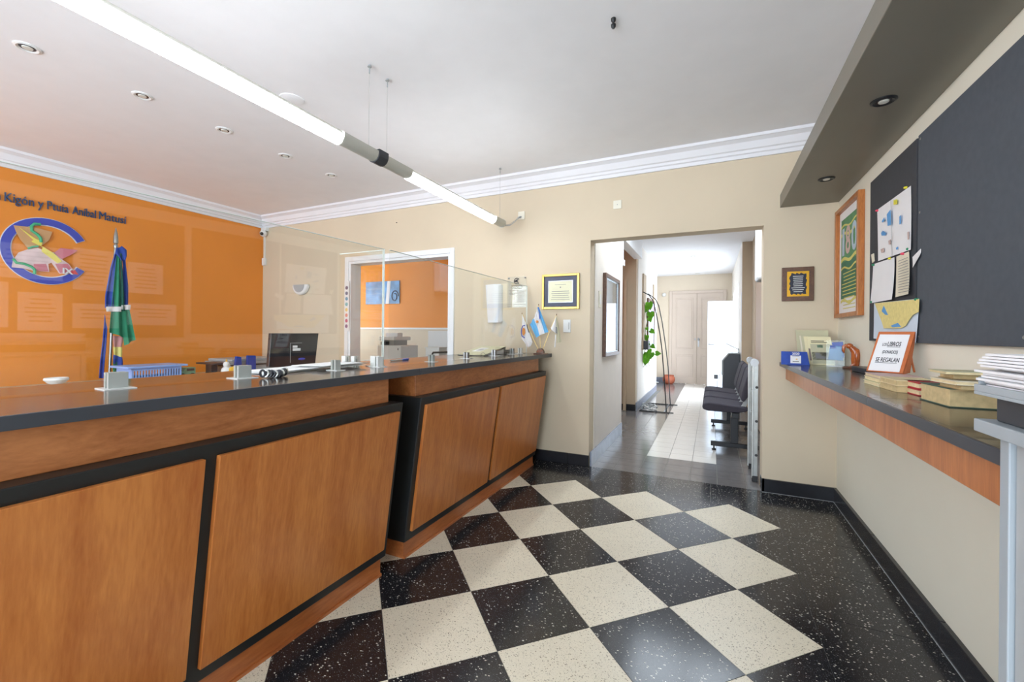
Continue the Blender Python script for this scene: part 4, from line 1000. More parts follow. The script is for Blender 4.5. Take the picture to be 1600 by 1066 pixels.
part('logo', MB().ell(cpt(0, 0, 0) + ux * (L * .55) + vy * .042 + nrm * .002, (.006, .006, .004), 8, 6), 'toy_yellow', cl)
# upright books leaning in the corner, covers to the room
def book_up(label, u0, u1, vb, h, th, cover, lean, dy, pages='page_edge', rise=0.0):
    a = sy(u0, 3.62 + dy); b = sy(u1, 3.60 + dy); ux = (b - a).normalized(); uy = Vector((-ux.y, ux.x, 0)); L = (b - a).length
    up = (Z_ * math.cos(lean) - ux * math.sin(lean)); z0 = Z_ * (.0008 + max(0, rise))
    t = thing('book', label, 'book', (a + b) / 2)
    def slab(n, s0, s1, d0, d1, h0, h1, mat): return part(n, MB().add([a + ux * s + uy * d + up * hh + z0 for hh in (h0, h1) for s, d in ((s0, d0), (s1, d0), (s1, d1), (s0, d1))], [(0, 3, 2, 1), (4, 5, 6, 7), (0, 1, 5, 4), (1, 2, 6, 5), (2, 3, 7, 6), (3, 0, 4, 7)]), mat, t, .0008)
    slab('front_cover', 0, L, 0, .0022, 0, h, cover); slab('back_cover', 0, L, th - .0022, th, 0, h, cover)
    slab('pages', .003, L - .004, .0022, th - .0022, .003, h - .003, pages)
    slab('spine', L - .0025, L, .0022, th - .0022, 0, h, cover)
    return t, a, ux, up, L
book_up('tall olive hardback at the back of the upright books in the shelf corner', 1249, 1300, 562, .245, .03, 'book_olive', .10, .10, 'paper_warm')
book_up('slim pale paperback behind the cream books in the shelf corner', 1255, 1300, 562, .205, .012, 'paper_warm', .12, .075)
book_up('thin beige paperback third in the upright row in the shelf corner', 1258, 1301, 563, .205, .013, 'book_olive', .13, .055)
book_up('cream paperback just behind the front book in the shelf corner', 1262, 1302, 565, .20, .014, 'book_cream', .13, .03)
t, a, ux, up, L = book_up('cream paperback with a dark boot picture on its cover, front of the upright books', 1267, 1305, 567.5, .198, .016, 'book_cream', .13, 0)
nF = -Vector((-ux.y, ux.x, 0))
def cov(s0, s1, h0, h1): return MB().ext([a + ux * (L * s) + up * h + Z_ * .0008 + nF * .0004 for s, h in ((s0, h0), (s1, h0), (s1, h1), (s0, h1))], nF * .0008)
part('cover_title', join(cov(.15, .70, .166, .171), cov(.15, .80, .156, .160)), 'ink', t)
part('cover_panel', cov(.10, 1.0, .01, .148), 'book_olive', t)
part('green_block', cov(.38, .62, .122, .142), 'toy_green', t)
part('dark_picture', cov(.12, 1.0, .035, .09), 'ink', t)
part('boot', MB().ext([a + ux * (L * s) + up * h + Z_ * .0008 + nF * .0014 for s, h in ((.25, .045), (.75, .045), (.72, .055), (.5, .065), (.44, .085), (.26, .085))], nF * .0006), 'ink_soft', t)
part('maroon_strip', cov(.0, .08, .03, .115), 'dark_wood', t)
# leaflet holder
a = sy(1291, 3.50); b = sy(1320, 3.48); ux = (b - a).normalized(); uy = Vector((-ux.y, ux.x, 0)); L = (b - a).length
lh = thing('leaflet_holder', 'clear leaflet holder with blue leaflets in front of the upright books', 'leaflet holder', (a + b) / 2)
def lp(s, d, z): return a + ux * s + uy * d + Z_ * (z + .0006)
part('front_pane', MB().ext([lp(0, 0, 0), lp(L, 0, 0), lp(L, .005, .13), lp(0, .005, .13)], uy * .002), 'thin_clear', lh)
part('back_pane', MB().ext([lp(0, .03, 0), lp(L, .03, 0), lp(L, .045, .175), lp(0, .045, .175)], uy * .002), 'thin_clear', lh)
part('tray', MB().ext([lp(0, .002, 0), lp(L, .002, 0), lp(L, .03, 0), lp(0, .03, 0)], Z_ * .003), 'frosted_block', lh)
lf = part('leaflet', MB().ext([lp(.01, .012, .045), lp(L - .008, .014, .04), lp(L - .012, .028, .135), lp(.02, .026, .14)], uy * .004), 'poster_sea', lh)
part('blue_heading', MB().ext([lp(.02, .021, .118), lp(L - .045, .022, .118), lp(L - .05, .0245, .138), lp(.022, .0245, .14)], -uy * .002), 'calendar_blue', lf)
part('blue_leaflet', MB().ext([lp(L - .05, .03, .05), lp(L - .002, .03, .06), lp(L - .01, .04, .165), lp(L - .07, .04, .16)], uy * .003), 'calendar_blue', lh)
# carved wooden bird
c = sy(1332, 3.34)
bd = thing('carved_bird', 'reddish carved wooden bird figure on a dark base beside the leaflet holder', 'figurine', (c.x, c.y, ZS))
part('base', MB().lathe([(.05, 0), (.052, .006), (.045, .012)], (c.x, c.y, ZS + .0005), 20), 'dark_wood', bd)
part('body', MB().tube([(c.x + a_, c.y, ZS + z) for a_, z in ((.012, .012), (.014, .03), (.018, .06), (.020, .085), (.012, .11), (-.002, .128), (-.014, .137))], [.014, .020, .027, .028, .023, .018, .012], 14), 'carved_wood', bd)
part('head', MB().ell((c.x - .016, c.y, ZS + .142), (.021, .017, .017)), 'carved_wood', bd)
part('beak', MB().tube([(c.x - .030, c.y, ZS + .146), (c.x - .044, c.y, ZS + .136), (c.x - .047, c.y, ZS + .112), (c.x - .042, c.y, ZS + .096)], [.012, .011, .008, .002], 8), 'carved_wood', bd)
part('tail', MB().tube([(c.x + .03, c.y, ZS + .06), (c.x + .04, c.y, ZS + .03), (c.x + .036, c.y, ZS + .013)], [.012, .010, .006], 8), 'carved_wood', bd)
for sg_ in (-1, 1):
    part('wing', MB().ell((c.x + .018, c.y + sg_ * .022, ZS + .078), (.014, .010, .034)), 'carved_wood', bd)
    part('foot', MB().tube([(c.x + .008, c.y + sg_ * .012, ZS + .03), (c.x - .008, c.y + sg_ * .012, ZS + .016)], [.008, .004], 8), 'carved_wood', bd)
a = sz(1345, 571)
one('black_case', MB().box(XR - .09, XR - .004, 2.86, 3.12, ZS + .0005, ZS + .03), 'black_plastic', 'flat black case lying on the shelf against the wall behind the sign', 'case', bevel=.004)
# books lying on the shelf
def lying(label, pl, pn, dep, z0, h, cover, pages='page_edge', rot=0.0):
    A, B = onZ(*pl, z0), onZ(*pn, z0); e = (B - A).normalized(); C = B + (Vector((-e.y, e.x, 0)) * math.cos(rot) + e * math.sin(rot)) * dep; D = A + (C - B)
    t = thing('book', label, 'book', (A + C) / 2)
    o = [A, B, C, D]; cen = (A + B + C + D) / 4; ct_ = min(.0035, h * .18)
    ins = [p + (cen - p).normalized() * .004 for p in o]
    part('bottom_cover', MB().ext([p + Z_ * .0006 for p in o], Z_ * (ct_ - .0006)), cover, t)
    part('pages', MB().ext([p + Z_ * ct_ for p in ins], Z_ * (h - 2 * ct_)), pages, t)
    part('top_cover', MB().ext([p + Z_ * (h - ct_) for p in o], Z_ * ct_), cover, t)
    return t
s0 = ZS
lying('bottom pale paperback of the stack under the sign', (1349, 598), (1372, 605), .14, s0, .015, 'book_cream')
lying('middle pale paperback of the stack under the sign', (1350, 591.5), (1372.5, 598), .14, s0 + .0155, .014, 'book_cream')
lying('top pinkish paperback of the stack under the sign', (1351, 586), (1373, 592), .14, s0 + .030, .013, 'poster_pink')
lying('yellowed thick paperback between the sign stack and the red books', (1374, 605.5), (1401, 613.5), .13, s0, .022, 'old_pages', 'old_pages')
lying('brown yellowed paperback on top of the thick yellowed one beside the red books', (1374, 596.5), (1400, 603.5), .13, s0 + .0225, .022, 'page_edge', 'old_pages')
lying('lower red-covered book of the pair behind the thick old book', (1411, 612.5), (1434.5, 619), .14, s0, .022, 'book_red')
lying('top red-covered book of the pair behind the thick old book', (1411, 602.5), (1435, 608.5), .14, s0 + .0225, .022, 'book_red')
lying('thick old book with dark green cover and tan pages lying on the shelf', (1437, 624), (1482.7, 637), .19, s0, .056, 'book_green', 'old_pages')
zq = s0 + .0565
lying('thin brown book on top of the thick old book', (1466, 603), (1500, 610), .13, zq, .014, 'kraft', 'old_pages')
lying('pale pamphlet above the thin brown book on the thick old book', (1452, 595), (1494, 602.5), .14, zq + .0145, .012, 'paper_warm', 'page_edge')
lying('reddish brown thin book on the pamphlets of the shelf pile', (1466, 589), (1488, 593), .13, zq + .027, .016, 'kraft', 'old_pages')
lying('olive covered booklet topping the shelf pile', (1450, 580.5), (1476, 585), .14, zq + .0435, .008, 'book_olive', 'page_edge')
# sign on its tan leather easel, standing on the books
zs = s0 + .0465
A = onZ(1353, 579.5, zs); B = A + Vector((.75, -.66, 0)) * .135
dvx = (B - A); Lb = dvx.length; ux = dvx.normalized(); bk_ = Vector((-ux.y, ux.x, 0)); upv = (Z_ * math.cos(.5) + bk_ * math.sin(.5)).normalized(); nf = ux.cross(upv).normalized()
Hs = .205
sg = thing('sign_easel', 'tan leather sign easel with a white printed sheet standing on the books', 'sign', (A + B) / 2)
part('board', MB().ext([A, B, B + upv * Hs - ux * .0, A + upv * Hs], -nf * .008), 'leather_tan', sg, .002)
part('side_flap', MB().ext([B + nf * -.008, B + bk_ * .06 , B + upv * Hs - nf * .008], ux * -.004), 'leather_tan', sg)
part('sheet', MB().ext([A + ux * .008 + upv * .004 + nf * .0004, B - ux * .012 + upv * .004 + nf * .0004, B - ux * .014 + upv * (Hs - .016) + nf * .0004, A + ux * .010 + upv * (Hs - .016) + nf * .0004], nf * .001), 'paper', sg)
def sline(txt, s0_, w_, h_, sz_, und=None):
    o_ = A + ux * (Lb * s0_) + upv * h_ + nf * .0016; part('lettering', text_mb(txt, o_, ux, upv, sz_, .0006, Lb * w_, .012), 'ink', sg)
    if und: part('underline', MB().ext([A + ux * (Lb * u_) + upv * (h_ - .006 + dz_) + nf * .0016 for u_, dz_ in ((und[0], 0), (und[1], 0), (und[1], .0018), (und[0], .0018))], nf * .0006), 'ink', sg)
sline('LOS', .24, .12, .130, .020); sline('LIBROS', .38, .36, .130, .030, (.38, .74)); sline('(DONADOS)', .30, .42, .092, .022); sline('SE REGALAN', .18, .64, .050, .030, (.18, .78))
part('strut', MB().tube([A + ux * (Lb * .9) + upv * (Hs * .75) - nf * .01, A + ux * (Lb * .96) + bk_ * .085 + Z_ * .05, A + ux * (Lb * .98) + bk_ * .10 + Z_ * .002], .004, 6), 'leather_tan', sg)

# grey stand with box, tray and paper close to the camera
gs = thing('metal_stand', 'pale grey metal stand against the right wall at the shelf end', 'stand', (.62, .75, 0))
part('top_plate', MB().box(.42, .825, .42, 1.03, 1.045, 1.067), 'grey_laminate', gs, .002)
for x, y in ((.445, .985), (.445, .44), (.785, .985), (.785, .44)): part('upright', MB().box(x, x + .025, y, y + .025, 0, 1.045), 'grey_laminate', gs, .002)
part('back_panel', MB().box(.475, .785, .99, 1.0, .1, 1.04), 'dark_plastic', gs)
part('side_panel', MB().box(.452, .462, .47, .98, .1, 1.04), 'grey_plastic', gs)
part('shelf_plate', MB().box(.45, .81, .45, 1.0, .35, .37), 'grey_laminate', gs)
part('knob', MB().lathe([(.012, 0), (.014, .008), (.008, .014)], (.487, 1.0, .985), 14, (0, 1, 0)), 'cream_paper', gs)
one('document_box', MB().box(.438, .80, .52, 1.005, 1.0675, 1.112), 'dark_plastic', 'dark grey flat document box on top of the metal stand', 'box', bevel=.003)
ly = thing('letter_tray', 'pale grey letter tray on the dark box at the shelf end', 'letter tray', (.6, .75, 1.1125))
part('tray', MB().box(.408, .80, .50, 1.0, 1.1125, 1.118).box(.408, .413, .50, 1.0, 1.118, 1.130).box(.795, .80, .50, 1.0, 1.118, 1.142).box(.413, .795, .995, 1.0, 1.118, 1.142), 'grey_laminate', ly, .001)
ps = thing('paper_stack', 'untidy stack of white papers in the letter tray', 'papers', (.6, .75, 1.118))
for k in range(14):
    r_ = random.Random(k); an = r_.uniform(-.05, .05); cx_, cy_ = .60 + r_.uniform(-.01, .014), .765 + r_.uniform(-.008, .012); hw, hl = .19, .225
    z = 1.1185 + k * .0046
    part('sheet', MB().ext([(cx_ + x * math.cos(an) - y * math.sin(an), cy_ + x * math.sin(an) + y * math.cos(an), z) for x, y in ((-hw, -hl), (hw, -hl), (hw, hl), (-hw, hl))], (0, 0, .0036)), 'paper', ps)

# ------------------------------------------------------------------ corridor
def fr_x(a, b, c, d, w, x0, x1): return fr(a, b, c, d, w, x0, x1)
HK = 2.69; YD = 11.45
cf = struct('floor_corridor', MB().box(-2.4, .72, YB, YD, -.06, -.004), 'corridor_joint')
TW = .21
for r in range(-3, 34):
    y0 = 4.44 + r * TW; y1 = y0 + TW; y0 = max(y0, YB); y1 = min(y1, YD)
    for c in range(-1, 8):
        x0 = -1.0 + c * TW; x1 = x0 + TW
        if c == -1 and not (5.3 < y0 < 7.0 or y0 > 9.6): continue
        if c == 7 and not (y0 < 7.7): continue
        if y1 - y0 < .02: continue
        wh = 2 <= c <= 4 and r >= 0
        full = abs(y1 - y0 - TW) < 1e-4
        floor_tile(rect(x0, x1, y0, y1), 'corridor_tile_white' if wh else 'corridor_tile_dark', ('cw' if wh else 'cd') if full else None, parent=cf)
struct('ceiling_corridor', MB().box(-2.4, .72, 5.75, YD + .1, HK, HK + .1).box(-2.4, .72, YB + .15, 4.25, HK, HK + .1).box(-2.4, -.9, 4.25, 5.75, HK, HK + .1).box(.4, .72, 4.25, 5.75, HK, HK + .1), 'ceiling_paint')
struct('wall_corridor_left', MB().box(-1.3, -1.0, YB + .15, 5.345, 0, HK), 'corridor_white')
struct('trim_7', MB().box(-1.3, -1.0, 5.345, 5.40, 2.06, HK).box(-1.12, -1.0, 5.345, 6.95, 2.40, HK).box(-1.02, -.985, 5.345, 5.41, 2.06, 2.13), 'white_gloss')
struct('wall_corridor_left_far', MB().box(-2.4, -1.085, 6.95, 7.10, 0, HK), 'tan_wall')
struct('wall_corridor_left_inner', MB().box(-1.3, -1.08, 7.10, 9.7, 0, HK), 'corridor_white')
struct('wall_corridor_recess', MB().box(-1.4, -1.3, 9.7, YD, 0, HK), 'corridor_white')
struct('wall_corridor_lobby', MB().box(-2.4, -2.3, 5.2, 5.55, 0, HK).box(-2.4, -2.3, 6.75, 7.0, 0, HK).box(-2.4, -2.3, 5.55, 6.75, 0, .55).box(-2.4, -2.3, 5.55, 6.75, 2.45, HK), 'tan_wall')  # opening in the lobby wall is added to brighten the corridor
struct('wall_corridor_lobby_side', MB().box(-2.4, -1.3, 5.2, 5.345, 0, HK), 'tan_wall')
struct('trim_8', MB().box(-1.27, -1.225, 6.90, 6.95, 0, 2.08), 'tan_wall')
struct('wall_corridor_end', MB().box(-1.4, .6, YD, YD + .1, 0, HK), 'beige_wall')
struct('wall_corridor_right', MB().box(.57, .72, YB + .15, 7.69, 0, HK), 'tan_wall')
struct('added_skylight', MB().box(-.9, -.86, 4.25, 5.75, HK + .02, HK + .08).box(.36, .4, 4.25, 5.75, HK + .02, HK + .08).box(-.86, .36, 4.25, 4.29, HK + .02, HK + .08).box(-.86, .36, 5.71, 5.75, HK + .02, HK + .08).box(-.27, -.23, 4.29, 5.71, HK + .02, HK + .08), 'white_gloss')  # skylight frame, added out of view to brighten the corridor
wr = MB().box(.43, .62, 7.69, 8.6, 0, HK).box(.43, .62, 10.66, YD, 0, HK).box(.43, .62, 8.6, 10.66, 2.14, HK)
struct('wall_corridor_right_far', wr, 'corridor_white')
struct('wall_corridor_right_return', MB().box(.43, .72, 7.68, 7.69, 0, HK), 'tan_wall')
skirting('baseboard_corridor_pillar', [(-1.3, -1.085, 6.935, 6.95, 0, .1)])
bs = None
for k in range(7):
    y0 = YB + .0 + k * TW; b_ = MB().box(-1.0, -.985, y0 + .001, min(y0 + TW, 5.345) - .001, 0, .13)
    if bs is None: bs = struct('baseboard_corridor_left', b_, 'skirting_tile', .001)
    else: part('tile', b_, 'skirting_tile', bs, .001)
bs = None
for k in range(13):
    y0 = 6.952 + k * TW; b_ = MB().box(-1.08, -1.066, y0 + .001, y0 + TW - .001, 0, .13)
    if bs is None: bs = struct('baseboard_corridor_inner', b_, 'skirting_tile', .001)
    else: part('tile', b_, 'skirting_tile', bs, .001)
struct('baseboard_corridor_recess', MB().box(-1.3, -1.286, 9.7, YD, 0, .13).box(-1.286, -.96, YD - .014, YD, 0, .13), 'skirting_tile')
# mirror
mr = thing('wall_mirror', 'tall wall mirror in a dark frame on the corridor wall by the opening', 'mirror', (-1.0, 4.65, .98))
def frx(a, b, c, d, w, x0, x1): return fr(a, b, c, d, w, x0, x1)
part('frame', frx(4.30, 5.01, .98, 1.83, .035, -1.0, -.965), 'dark_wood', mr, .003)
part('glass', MB().box(-.992, -.985, 4.33, 4.98, 1.01, 1.80), 'mirror_glass', mr)
part('inner_lip', frx(4.335, 4.975, 1.015, 1.795, .012, -.985, -.975), 'brushed_aluminium', mr, .001)
cs = thing('corridor_switch', 'slim cream switch plate beside the corridor mirror', 'switch', (-1.0, 4.15, 1.5))
part('plate', MB().box(-1.0, -.992, 4.12, 4.19, 1.47, 1.63), 'cream_wall_pale', cs, .002); part('rocker', MB().box(-.992, -.988, 4.14, 4.17, 1.50, 1.60), 'white_plastic', cs, .001)
# wall panels, plant
w1 = thing('wall_panel', 'tall brown wooden panel behind the climbing plant on the corridor wall', 'wall panel', (-1.08, 7.7, .75))
part('board', MB().box(-1.08, -1.055, 7.55, 7.86, .95, 2.25), 'tan_wall', w1, .003)
part('lower_box', MB().box(-1.055, -.98, 7.58, 7.83, .95, 1.10), 'dark_plastic', w1, .004)
w2 = thing('wall_panel', 'narrow beige wooden panel farther along the corridor wall', 'wall panel', (-1.08, 9.1, 1.9))
part('board', MB().box(-1.08, -1.06, 8.98, 9.25, 1.86, 2.22), 'tan_wall', w2, .003)
w3 = thing('framed_print', 'framed violet print hanging behind the plant on the corridor wall', 'framed print', (-1.08, 8.6, .95))
part('frame', frx(8.14, 9.1, .95, 1.88, .05, -1.08, -1.05), 'dark_wood', w3, .003); part('picture', MB().box(-1.075, -1.065, 8.19, 9.05, 1.0, 1.83), 'map_water', w3)
part('violet_band', MB().box(-1.066, -1.062, 8.22, 9.02, 1.6, 1.8), plain('violet', rgb(176, 160, 214), .6), w3)
pl = thing('climbing_plant', 'green climbing plant trailing down the corridor wall from a dark box', 'plant', (-1.0, 7.75, .8))
vine = [onY(985 + a * .1125, 440 + b * .1125, 7.72) for a, b in ((190, 1000), (225, 880), (205, 700), (230, 560), (215, 420), (250, 330))]
part('stem', MB().tube(vine, .005, 6), 'stem_green', pl)
part('stem', MB().tube([onY(985 + a * .1125, 440 + b * .1125, 7.72) for a, b in ((200, 980), (255, 1000), (300, 1020), (250, 1120), (262, 1180))], .004, 6), 'stem_green', pl)
part('aerial_root', MB().tube([onY(985 + a * .0938, 560 + b * .0938, 7.72) for a, b in ((245, 60), (240, 110), (180, 195))], .003, 5), 'stem_green', pl)
part('aerial_root', MB().tube([onY(985 + a * .0938, 560 + b * .0938, 7.72) for a, b in ((245, 80), (262, 130), (290, 155))], .003, 5), 'stem_green', pl)
def leaf(a, b, s, rot, tilt):
    s *= 1.4
    c = onY(985 + a * .1125, 440 + b * .1125, 7.72); out = []
    shape = [(0, .35), (.22, .5), (.48, .42), (.55, .1), (.42, -.25), (.18, -.55), (0, -.8), (-.18, -.55), (-.42, -.25), (-.55, .1), (-.48, .42), (-.22, .5)]
    ca, sa = math.cos(rot), math.sin(rot)
    ring = [(x * ca - y * sa, x * sa + y * ca) for x, y in shape]
    P = [c] + [c + Vector((x * s, -abs(x * s) * .35 - tilt * y * s, y * s)) for x, y in ring]
    P2 = [p + Vector((0, .0025, 0)) for p in P]; n = len(ring); mb = MB()
    mb.add(P + P2, [(0, 1 + i, 1 + (i + 1) % n) for i in range(n)] + [(n + 1, n + 2 + (i + 1) % n, n + 2 + i) for i in range(n)] + [(1 + i, n + 2 + i, n + 2 + (i + 1) % n, 1 + (i + 1) % n) for i in range(n)])
    part('leaf', mb, 'leaf_green', pl)
for a, b, s, r, t in ((265, 325, .085, .2, .2), (215, 375, .085, -.4, .3), (165, 412, .06, -.8, .2), (282, 460, .085, .1, .25), (272, 525, .055, .3, .1), (232, 655, .04, .4, .2), (222, 775, .065, 0, .2), (300, 690, .06, 1.0, .4), (240, 865, .05, 1.2, .2), (310, 900, .055, .9, .3), (270, 960, .05, .2, .2), (375, 998, .06, 1.5, .3), (240, 1005, .07, .5, .2), (290, 1015, .075, -.2, .2), (180, 1045, .085, .2, .1), (215, 1095, .085, -.2, .2), (255, 1040, .06, .8, .3)): leaf(a, b, s, r, t)
# black arched rack
rk = thing('arched_rack', 'thin black metal rack with two arched rods on a flat base in the corridor', 'rack', (-.82, 7.4, 0))
YR0, YR1 = 6.98, 7.80
near = [(1004.7, 456.3), (1014.3, 461.4), (1019.9, 469), (1023.8, 482.8), (1027.8, 503), (1031, 521), (1034.5, 548), (1037.5, 586), (1041.3, 645)]
far = [(1012, 459), (1017.6, 462.5), (1024.4, 468), (1029.4, 478), (1034.5, 503), (1037.9, 525.5), (1041, 548), (1044, 574), (1047.4, 632)]
pn_ = [onY(u, v, YR0) for u, v in near]; pf_ = [onY(u, v, YR1) for u, v in far]; pn_[-1].z = .01; pf_[-1].z = .01
part('rod', MB().tube(pn_, .008, 8), 'wire_black', rk); part('rod', MB().tube(pf_, .008, 8), 'wire_black', rk)
xa, xb_ = -1.03, -.52
for y in (YR0, YR1): part('base_bar', MB().tube([(xa, y, .009), (xb_, y, .009)], .008, 8), 'wire_black', rk)
for x in (xa + .01, xb_ - .14): part('base_bar', MB().tube([(x, YR0, .009), (x, YR1, .009)], .008, 8), 'wire_black', rk)
cw = thing('cable_coil', 'bundle of white and grey cable coiled on the rack base', 'cable', (-.92, 7.15, 0))
for k in range(5):
    c = Vector((-.91 + .02 * (k % 2), 7.12 + .03 * k, .04 + .016 * (k % 3))); part('loop', MB().tube([c + Vector(((.075 + .01 * k) * math.cos(t), (.06 + .008 * k) * math.sin(t), .025 * math.sin(2 * t + k))) for t in [2 * math.pi * i / 24 for i in range(24)]], .008, 6, True), 'white_plastic' if k % 2 else 'grey_plastic', cw)
pt = thing('clay_pot', 'round terracotta pot on the floor by the beige double door', 'pot', (-.93, 11.2, 0))
part('pot', MB().lathe([(.075, 0), (.12, .03), (.145, .09), (.14, .15), (.115, .19), (.12, .215), (.10, .215), (.095, .17), (.02, .15)], (-.95, 11.2, .001), 22), 'terracotta', pt)
part('saucer', MB().lathe([(.10, 0), (.10, .0009)], (-.95, 11.2, 0), 18), 'terracotta', pt)
lc = thing('corridor_lamp', 'small white globe wall lamp left of the beige double door', 'wall lamp', (-1.1, YD, 2.18))
part('globe', MB().ell((-1.1, YD - .06, 2.215), (.05, .05, .05)), 'white_plastic', lc); part('plate', MB().lathe([(.03, 0), (.03, .02)], (-1.1, YD, 2.215), 14, (0, -1, 0)), 'white_plastic', lc)
# double door at the end
dd = tag(thing('door_1', 'beige panelled double door at the end of the corridor', None, (-.35, YD, 0)), kind='structure')
DL, DR_, DT = -.905, .245, 2.235
part('door_frame', join(MB().box(DL - .07, DL, YD - .03, YD, 0, DT + .07), MB().box(DR_, DR_ + .07, YD - .03, YD, 0, DT + .07), MB().box(DL, DR_, YD - .03, YD, DT, DT + .07)), 'door_paint', dd, .004)
for a, b in ((DL, (DL + DR_) / 2 - .003), ((DL + DR_) / 2 + .003, DR_)):
    lf_ = part('leaf', MB().box(a, b, YD - .018, YD - .002, .005, DT), 'door_paint', dd, .003)
    for z0, z1 in ((.16, .72), (.86, 2.12)):
        part('moulding', fr_ := join(MB().box(a + .08, b - .08, YD - .026, YD - .018, z0, z0 + .02), MB().box(a + .08, b - .08, YD - .026, YD - .018, z1 - .02, z1), MB().box(a + .08, a + .10, YD - .026, YD - .018, z0 + .02, z1 - .02), MB().box(b - .10, b - .08, YD - .026, YD - .018, z0 + .02, z1 - .02)), 'door_paint', lf_, .002)
        part('panel', MB().box(a + .12, b - .12, YD - .023, YD - .018, z0 + .04, z1 - .04), 'door_paint', lf_, .004)
xm = (DL + DR_) / 2
part('lock_plate', MB().box(xm + .02, xm + .055, YD - .024, YD - .018, .92, 1.14), 'steel', dd, .002)
part('door_knob', MB().lathe([(.012, 0), (.012, .03), (.028, .04), (.028, .055), (.01, .065)], (xm + .04, YD - .024, 1.10), 14, (0, -1, 0)), 'steel', dd)
part('door_bolt', MB().box(xm - .05, xm - .025, YD - .026, YD - .018, 1.08, 1.13), 'steel', dd)
# open white door leaf on the right
od = tag(thing('door_2', 'open white flush door leaf standing across the corridor before the double door', None, (.17, 10.62, 0)), kind='structure')
part('leaf', MB().box(-.085, .425, 10.60, 10.64, .01, 1.97), 'white_door', od, .003)
part('handle', join(MB().tube([(-.05, 10.598, 1.0), (-.05, 10.555, 1.0), (.06, 10.552, .998)], .010, 8), MB().lathe([(.024, 0), (.024, .006)], (-.05, 10.60, 1.0), 14, (0, -1, 0))), 'steel', od)
struct('trim_9', MB().box(.425, .63, 8.601, 8.63, 0, 2.139).box(.428, .63, 10.641, 10.659, 0, 2.139).box(.425, .63, 8.63, 10.641, 2.11, 2.139), 'white_gloss')
one('notice_strip', MB().box(.424, .4295, 7.72, 7.84, 1.1, 1.9), 'paper', 'white paper strip on the right corridor wall before the open doorway', 'notice')
# hand rail lever on the wall and small dispenser stand
ds = thing('dispenser_stand', 'small black dispenser on a thin grey stem before the white door leaf', 'dispenser', (.1, 10.2, 0))
part('stem', MB().tube([(.12, 10.2, .01), (.12, 10.2, .22), (.16, 10.2, .30), (.17, 10.2, .38)], .012, 8), 'steel', ds); part('foot', MB().lathe([(.10, 0), (.10, .01), (.02, .02)], (.12, 10.2, .0005), 18), 'dark_plastic', ds)
part('head', MB().box(.05, .13, 10.16, 10.24, .27, .36), 'black_plastic', ds, .01)
gb = thing('grey_bin', 'dark grey rounded cabinet with a grey rim behind the bench seats', 'bin', (.3, 8.1, 0))
part('body', MB().prism_y([(.17, .002), (.425, .002), (.425, .90), (.26, .90), (.17, .78)], 7.9, 8.3), 'dark_plastic', gb, .01)
part('rim', MB().tube([(.165, 7.895, .55), (.165, 7.895, .79), (.255, 7.895, .91), (.425, 7.895, .915)], .014, 6), 'grey_plastic', gb)
part('lever', MB().tube([(.40, 7.90, .98), (.22, 7.90, 1.07)], .009, 6), 'steel', gb); part('lever_post', MB().tube([(.40, 7.90, .91), (.40, 7.90, .99)], .009, 6), 'steel', gb)
# right corridor wall: brown door and white cabinet
rd = tag(thing('door_3', 'brown flush door in the right wall of the corridor', None, (.57, 5.6, 0)), kind='structure')
part('leaf', MB().box(.55, .569, 5.9, 6.8, .01, 2.0), plain('brown_door', rgb(176, 146, 122), .45, var=.03), rd, .002); part('architrave', MB().box(.545, .569, 5.84, 5.9, 0, 2.06).box(.545, .569, 6.8, 6.86, 0, 2.06).box(.545, .569, 5.9, 6.8, 2.0, 2.06), 'tan_wall', rd)
wc = thing('wall_heater', 'white box unit high on the right corridor wall above the ladder', 'wall unit', (.5, 5.65, 1.82))
part('case', MB().box(.445, .569, 5.35, 5.66, 1.83, 2.55), 'white_gloss', wc, .02); part('grille', MB().box(.46, .56, 5.36, 5.65, 1.822, 1.83), 'grey_plastic', wc)
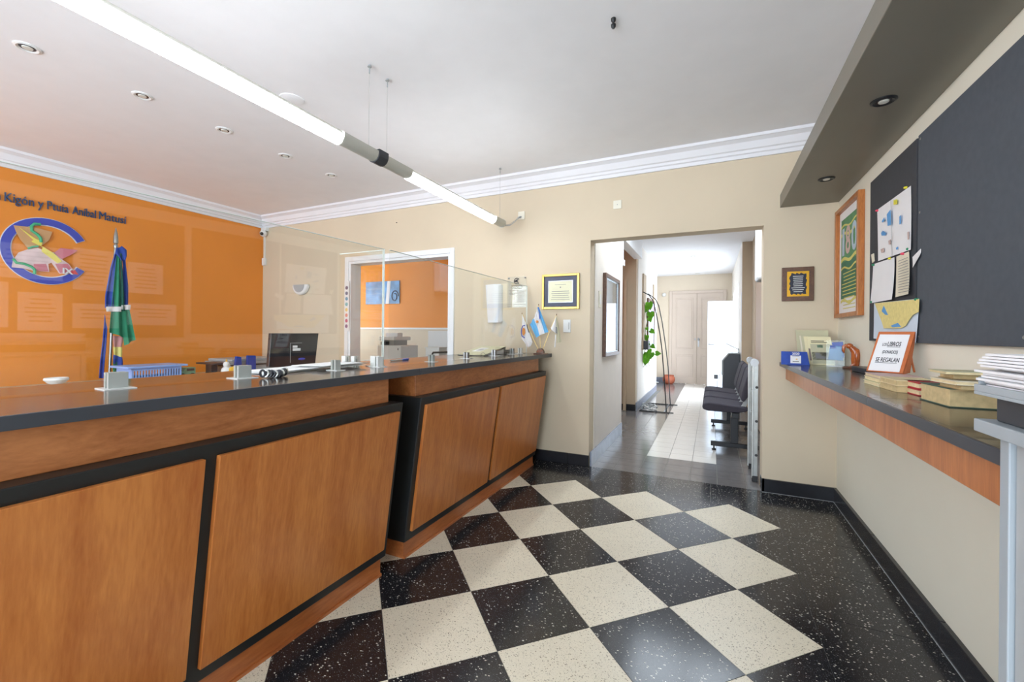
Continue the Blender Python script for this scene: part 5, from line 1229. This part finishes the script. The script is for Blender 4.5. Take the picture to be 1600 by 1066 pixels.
# three-seat bench
bn = thing('beam_bench', 'three-seat waiting bench with dark grey padded seats on a black beam', 'bench', (.15, 5.7, 0))
SYs = (5.06, 5.62, 6.18)
part('beam', MB().box(.19, .25, 4.80, 6.42, .38, .43), 'black_metal', bn, .004)
for y in (5.0, 6.30):
    lg = part('leg', MB().box(.185, .255, y - .025, y + .025, .09, .38), 'black_metal', bn, .004)
    part('foot_bar', MB().box(.0, .44, y - .025, y + .025, .045, .09), 'black_metal', lg, .004)
    for x in (.03, .41): part('glide', MB().lathe([(.022, 0), (.022, .012), (.008, .016), (.008, .046)], (x, y, 0), 12), 'black_plastic', lg)
for y in SYs:
    g0 = []
    seat_prof = [(-.085, .475), (-.075, .445), (-.03, .432), (.1, .43), (.24, .432), (.33, .452), (.34, .475), (.31, .492), (.2, .50), (.08, .512), (-.02, .518), (-.07, .508)]
    part('seat', MB().prism_y(seat_prof, y - .235, y + .235), 'seat_fabric', bn, .018)
    back_prof = [(.27, .56), (.295, .54), (.335, .60), (.365, .72), (.39, .84), (.385, .875), (.36, .88), (.335, .85), (.305, .74), (.28, .64)]
    part('backrest', MB().prism_y(back_prof, y - .225, y + .225), 'seat_fabric', bn, .018)
    for yy in (y - .16, y + .16): part('back_bracket', MB().prism_y([(.24, .43), (.30, .43), (.355, .60), (.33, .62), (.28, .50), (.24, .46)], yy - .012, yy + .012), 'grey_plastic', bn, .003)
# folded aluminium ladder
ld = thing('folded_ladder', 'folded aluminium ladder leaning in the corner of the corridor opening', 'ladder', (.37, 4.3, 0))
LX = .352
for k, (yy, xx) in enumerate(((4.05, LX), (4.42, LX - .005))):
    part('rail', MB().box(xx - .035, xx + .0, yy, yy + .028, .03, .97), 'brushed_aluminium', ld, .003)
    part('rail_lip', MB().box(xx - .044, xx - .035, yy - .003, yy + .031, .03, .97), 'aluminium', ld, .001)
for k in range(5):
    z = .13 + k * .19; part('rung', MB().box(LX - .030, LX - .008, 4.078, 4.42, z, z + .026), 'brushed_aluminium', ld, .003)
    if k < 3: part('rivet_hole', MB().lathe([(.011, 0), (.011, .0015)], (LX - .012, 4.05, .22 + k * .28), 12, (0, -1, 0)), 'black_plastic', ld)
part('hinge', join(MB().lathe([(.032, -.02), (.032, .02)], (LX - .030, 4.06, .985), 18, (0, 1, 0)), MB().lathe([(.012, -.028), (.012, .028)], (LX - .030, 4.06, .985), 12, (0, 1, 0))), 'steel', ld)
part('hinge', MB().lathe([(.03, -.02), (.03, .02)], (LX - .034, 4.43, .985), 18, (0, 1, 0)), 'steel', ld)
for yy in (4.05, 4.42): part('rubber_foot', MB().box(LX - .042, LX + .002, yy - .004, yy + .034, .0, .05), 'black_plastic', ld, .004)
# corridor spots
for u, v, l in ((1083, 400, 'middle of the corridor ceiling'), (1126, 410, 'corridor ceiling above the open white door'), (1090, 428, 'corridor ceiling close to the double door')):
    p = onZ(u, v, HK); spot('white recessed spotlight in the ' + l, (p.x, min(p.y, 11.2), HK), ('white_plastic', 'glass_dark', 'lamp_off'), .07)
